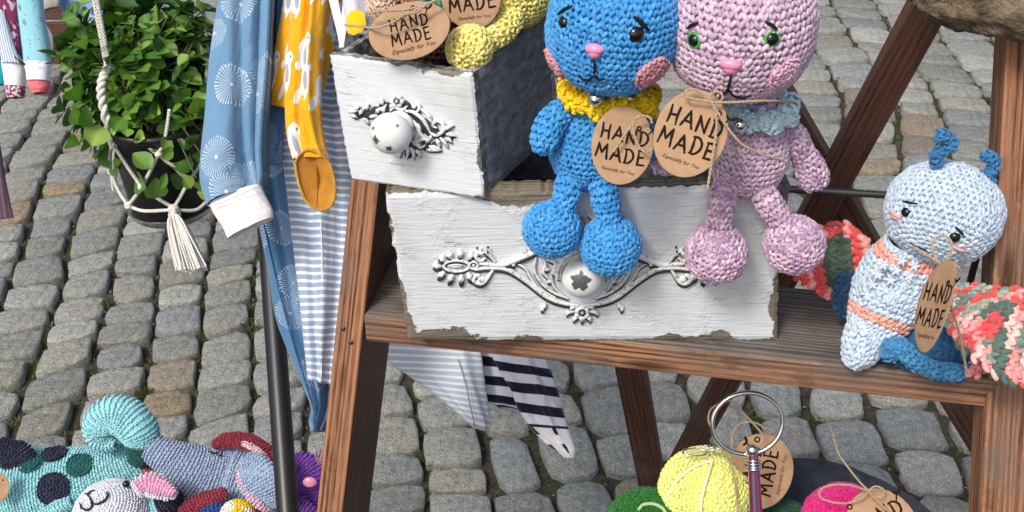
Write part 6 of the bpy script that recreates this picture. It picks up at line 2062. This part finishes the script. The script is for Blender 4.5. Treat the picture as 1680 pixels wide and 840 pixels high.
el = thing('crochet_elephant', 'slate blue crocheted elephant with long trunk, round ear and maroon collar', 'elephant toy', at(380, 870, 1.48))
limbd('head', [(236, 726), (246, 733), (268, 746), (300, 764), (335, 780), (370, 790), (405, 800), (430, 822), (436, 850)], [6, 20, 27, 38, 48, 58, 66, 66, 50], [1.46, 1.455, 1.455, 1.46, 1.47, 1.48, 1.48, 1.48, 1.48], SLT, el)
limbd('ear', [(398, 754), (410, 766), (422, 782), (434, 802), (446, 824), (450, 834)], [14, 27, 33, 32, 20, 5], [1.375, 1.37, 1.365, 1.365, 1.37, 1.375], const(lin(160, 182, 208), lin(144, 164, 196)), el, fx=(0.16, 1), ref=cF)
limbd('ear_lining', [(392, 770), (396, 790), (408, 808), (424, 826), (440, 838)], [3, 6, 7, 7, 3], [1.375, 1.37, 1.368, 1.366, 1.37], const(lin(222, 186, 206)), el)
limbd('collar', [(352, 730), (372, 722), (400, 724), (428, 738), (448, 762), (458, 795), (460, 835)], [7, 11, 13, 14, 14, 13, 12], [1.46, 1.45, 1.435, 1.415, 1.40, 1.39, 1.39], MAR, el)
limbd('collar_trim', [(398, 727), (424, 740), (442, 762), (452, 795), (454, 830)], [3, 4, 4, 4, 3], [1.422, 1.400, 1.386, 1.376, 1.374], const(lin(226, 200, 206)), el)
mb = MB(); e_ = lambda x, y: at(x, y, 1.437)
tube(mb, smooth([at(345, 741, 1.444), at(352, 744, 1.441), at(358, 742, 1.440)], 4), 0.0014, 6); tube(mb, smooth([at(365, 739, 1.436), at(364, 744, 1.434), at(361, 748, 1.434)], 4), 0.0012, 6)
build('eye_stitch', mb, THREAD, el)
ck = thing('crochet_chick', 'small yellow and white crocheted ball toy below the elephant', 'ball toy', at(390, 860, 1.40))
ball = at(390, 850, 1.40); mb = MB(); cball(mb, ball, 0.022, axis=unit(-cF + cU * 1.2), col=lambda t_, phi, k: np.where((np.sin(phi * 1.5 + 0.6) > 0)[:, None], np.array(lin(246, 210, 20))[None], np.array(lin(238, 236, 228))[None]), sw=0.0042, sh=0.0038, lod=0); build('ball', mb, MW, ck)
mr = thing('crochet_scarf', 'maroon crocheted scarf end lying beside the yellow ball toy', 'scarf', at(330, 850, 1.42))
limbd('scarf', [(300, 846), (318, 832), (342, 820), (364, 810), (372, 806)], [12, 16, 14, 10, 4], 1.405, MAR, mr, fx=(0.5, 1), ref=cF)
bb = thing('crochet_shoe', 'small royal blue crocheted piece between the maroon scarf and the yellow ball', 'toy shoe', at(350, 850, 1.41))
limbd('shoe', [(336, 848), (352, 838), (366, 834)], [12, 12, 5], 1.40, const(lin(30, 70, 150)), bb)
pu = thing('crochet_octopus', 'purple crocheted toy with pink button behind the black pole', 'purple toy', at(500, 860, 1.42))
limbd('body', [(476, 752), (492, 762), (508, 786), (512, 820), (508, 870)], [6, 24, 40, 50, 56], 1.47, const(lin(140, 80, 190), lin(120, 62, 172)), pu)
limbd('arm', [(455, 812), (474, 824), (500, 838), (520, 856)], [8, 14, 16, 16], 1.42, const(lin(128, 70, 180), lin(110, 56, 160)), pu)
mb = MB(); pb = at(508, 791, 1.408); X, Y, Z = basis(-cF); ellipsoid(mb, pb, (0.0088, 0.0065, 0.0025), 20, 8, M=np.column_stack([X, Y, Z])); build('button', mb, PINKN, pu)
limbd('flower', [(518, 748), (524, 748), (534, 752), (546, 756)], [4, 11, 13, 8], 1.395, const(lin(232, 206, 214), lin(214, 180, 196)), pu, fx=(0.4, 1), ref=cF)

# ================================================================ KEYRING BALLS, LOWER RIGHT
LZ = 0.655
sla = thing('slate_plate', 'dark slate plate lying on the lower ladder step under the crocheted balls', 'slate plate', at(1380, 840, 1.30))
SLATE = NT('slate', 0.7, 0.3); SLATE.color(SLATE.ramp(SLATE.noise(SLATE.coord(), 60, 5, 0.65), [(0.3, (0.022, 0.026, 0.036)), (0.7, (0.055, 0.062, 0.078))])); SLATE.bump(SLATE.noise(SLATE.coord(), 90, 5, 0.6), 0.8, 0.002); SLATE = SLATE.m
plz = 0.672
out = [atZ(x, y, plz) for x, y in ((1050, 905), (1080, 860), (1150, 800), (1240, 762), (1310, 751), (1370, 758), (1420, 776), (1475, 802), (1520, 832), (1570, 880), (1600, 960), (1500, 1040), (1300, 1080), (1120, 1040), (1040, 970))]
out = smooth(out + [out[0]], 4)[:-1]
out[:, :2] += rng.standard_normal((len(out), 2)) * 0.0006
mb = MB(); n_ = len(out)
lo = out - np.array([0, 0, 0.0065]); lo[:, :2] = out[:, :2] + (out[:, :2] - out[:, :2].mean(0)) * 0.006
mb.add(np.vstack([out, out.mean(0)[None]]), [(a, (a + 1) % n_, n_) for a in range(n_)])
mb.add(np.vstack([out, lo]), [(a, a + n_, (a + 1) % n_ + n_, (a + 1) % n_) for a in range(n_)])
mb.add(np.vstack([lo, lo.mean(0)[None]]), [((a + 1) % n_, a, n_) for a in range(n_)])
build('plate', mb, SLATE, sla, False)
def keyball(label, px, py, rpx, d, col, ax, name='crochet_ball', strings=(), sw=0.0058, scol=None):
    c = at(px, py, d); r = rpx / FPX * d
    th_ = thing(name, label, 'crochet ball', c - np.array([0, 0, r]))
    mb = MB(); cball(mb, c, r, axis=ax, ry=r * 0.96, col=col, sw=sw, sh=sw * 0.88); b = build('ball', mb, MW, th_)
    for s_ in strings:
        mb = MB(); P_ = smooth([onball(x, y, c, r, 0.0022)[0] for x, y in s_], 8)
        tube(mb, P_, 0.0019, 7); build('stripe', mb, scol, b)
    return th_, c, r
LINE = plain('pale_yarn_line', lin(236, 234, 190), 0.85, 0.1)
yb, yc, yr = keyball('lime yellow crocheted ball with pale seam lines and a keyring chain', 1155, 808, 74, 1.235, const(lin(244, 246, 150), lin(234, 238, 128)), (0.25, -0.35, 0.9), strings=[[(1165, 758), (1135, 770), (1108, 795), (1094, 822)], [(1168, 758), (1160, 785), (1152, 815), (1150, 838)]], scol=LINE)
gb, gc, gr = keyball('dark green crocheted ball with a pale spiral at the bottom edge', 1062, 874, 72, 1.24, const(lin(24, 116, 30), lin(16, 96, 24)), (0.1, -0.2, 1), strings=[[(1048, 838), (1056, 830), (1072, 829), (1086, 836), (1092, 846)]], scol=plain('pale_green_line', lin(170, 200, 150), 0.85, 0.1))
gb2, _, _ = keyball('bottle green crocheted ball half hidden behind the tags at the picture bottom', 1275, 890, 72, 1.27, const(lin(20, 84, 60), lin(14, 70, 48)), (0.1, -0.2, 1))
pb_, pc2, pr2 = keyball('magenta crocheted ball with twine loop and kraft tag', 1385, 862, 68, 1.225, const(lin(230, 30, 138), lin(212, 18, 122)), (0.2, -0.3, 0.9))
# keyring chain at the yellow ball's top
mb = MB()
rc = at(1140, 742, 1.20)
tube(mb, [rc + (cR * math.cos(a) * 0.0125 + cU * math.sin(a) * 0.0032 + cF * math.sin(a) * .004) for a in np.linspace(0, 6.3, 25)], 0.0010, 6, cap=False)
for k in range(5):
    c_ = at(1158 + k * 5, 731 + (k % 2) * 5 + k * 1.4, 1.198)
    tube(mb, [c_ + (cR * math.cos(a) * 0.0032 + (cU if k % 2 else -cF) * math.sin(a) * 0.0024) for a in np.linspace(0, 6.3, 13)], 0.0007, 5, cap=False)
build('key_chain', mb, SILVER, yb)

x, n = timg(0.16, -1.0, 0.0, -0.1)
x = unit(cR * 0.20 + cU * 0.98); n = unit(-cF + cR * 0.05)
gift_tag('kraft tag standing upright beside the lime yellow ball, its lettering turned on end', at(1248, 773, 1.215), x, n, 0.080, 0.070, hole=(0.8, 0.1),
         strings=[A_([(1196, 756), (1178, 730), (1166, 700), (1162, 684), (1170, 668), (1200, 658), (1222, 680), (1244, 704), (1252, 718), (1246, 732)], 1.19),
                  A_([(1196, 756), (1204, 780), (1208, 815), (1211, 850)], 1.188), A_([(1196, 756), (1220, 752), (1236, 748)], 1.186), A_([(1200, 745), (1202, 712), (1216, 694), (1240, 694), (1256, 704)], 1.192)])
x = unit(cR * 0.86 + cU * 0.42)
gift_tag('kraft tag with sprout print lying over the magenta ball at the bottom edge', at(1448, 866, 1.165), x, unit(-cF + cU * 0.3), 0.072, 0.080, hole=(-0.55, 0.60),
         strings=[A_([(1358, 692), (1366, 712), (1376, 744), (1394, 770), (1412, 792), (1424, 804)], [1.20, 1.20, 1.19, 1.18, 1.165, 1.16]),
                  A_([(1424, 806), (1395, 796), (1360, 797), (1344, 808), (1352, 820), (1385, 826), (1414, 818), (1424, 806)], 1.162),
                  A_([(1424, 806), (1440, 822), (1460, 842), (1470, 850)], 1.155), A_([(1424, 806), (1436, 798), (1450, 804), (1446, 815), (1430, 814)], 1.157)])
# glossy opener with a big ring
op = thing('ring_handled_tool', 'glossy tool with a large chrome ring handle standing among the crocheted balls', 'key ring tool', at(1238, 842, 1.13))
mb = MB(); cr_ = at(1226, 695, 1.14)
tube(mb, [cr_ + (cR * math.cos(a) * 0.0345 + (cU * 0.985 - cF * 0.17) * math.sin(a) * 0.0315) for a in np.linspace(0, 2 * math.pi, 65)], 0.0023, 14, cap=False)
build('ring', mb, SILVER, op)
mb = MB()
t0, t1 = at(1235, 728, 1.14), at(1241, 860, 1.14)
P = np.linspace(t0, t1, 14)
axis_ = unit(t1 - t0)
X, Y, Z = basis(axis_)
ellipsoid(mb, at(1234, 740, 1.14), (0.0062, 0.0062, 0.0075), 16, 10)
for k, rr_ in ((0.0165, 0.0062), (0.0195, 0.0070), (0.0225, 0.0062), (0.025, 0.0068)):
    c_ = t0 + axis_ * k
    tube(mb, [c_ + (X * math.cos(a) + Y * math.sin(a)) * rr_ * 0.85 for a in np.linspace(0, 6.3, 21)], 0.0014, 7, cap=False)
build('collar', mb, SILVER, op)
t = NT('plum_lacquer', 0.08, 0.6)
_s = t.n('SeparateXYZ'); t.l(t.tc.outputs['UV'], _s.inputs[0])
t.color(t.ramp(_s.outputs[0], [(0.0, (0.01, 0.01, 0.03)), (0.3, (0.22, 0.02, 0.10)), (0.5, (0.06, 0.005, 0.06)), (0.62, (0.30, 0.04, 0.08)), (0.8, (0.01, 0.008, 0.03)), (1.0, (0.35, 0.03, 0.20))]))
t.b.inputs['Coat Weight'].default_value = 1.0
LACQ = t.m
mb = MB(); tube(mb, [t0 + axis_ * 0.008, t0 + axis_ * 0.0285], 0.0050, 20, uv=True); tube(mb, [t0 + axis_ * 0.027, t0 + axis_ * 0.05, t0 + axis_ * 0.085], [0.0056, 0.0062, 0.0066], 20, uv=True)
build('shaft', mb, LACQ, op)
print('tris', sum(len(o.data.loop_triangles) if False else sum(len(p.vertices) - 2 for p in o.data.polygons) for o in COL.objects if o.type == 'MESH'))

GR = {'drawer': 'old drawers with ornate pulls on the stepladder', 'crochet_bunny': 'crocheted bunnies sitting side by side', 'crochet_ball': 'crocheted keyring balls on the slate plate',
      'patterned_sleeve': 'child sleeves hanging in the far left corner', 'striped_shirt': 'striped shirts hanging under the step', 'crochet_doll': 'crocheted dolls'}
for o in COL.objects:
    if o.parent is None and 'label' in o.keys() and 'group' not in o.keys():
        b = o.name.split('.')[0]
        g = GR.get(b) or (GR['drawer'] if o.get('category') == 'drawer' else None)
        if g: o['group'] = g
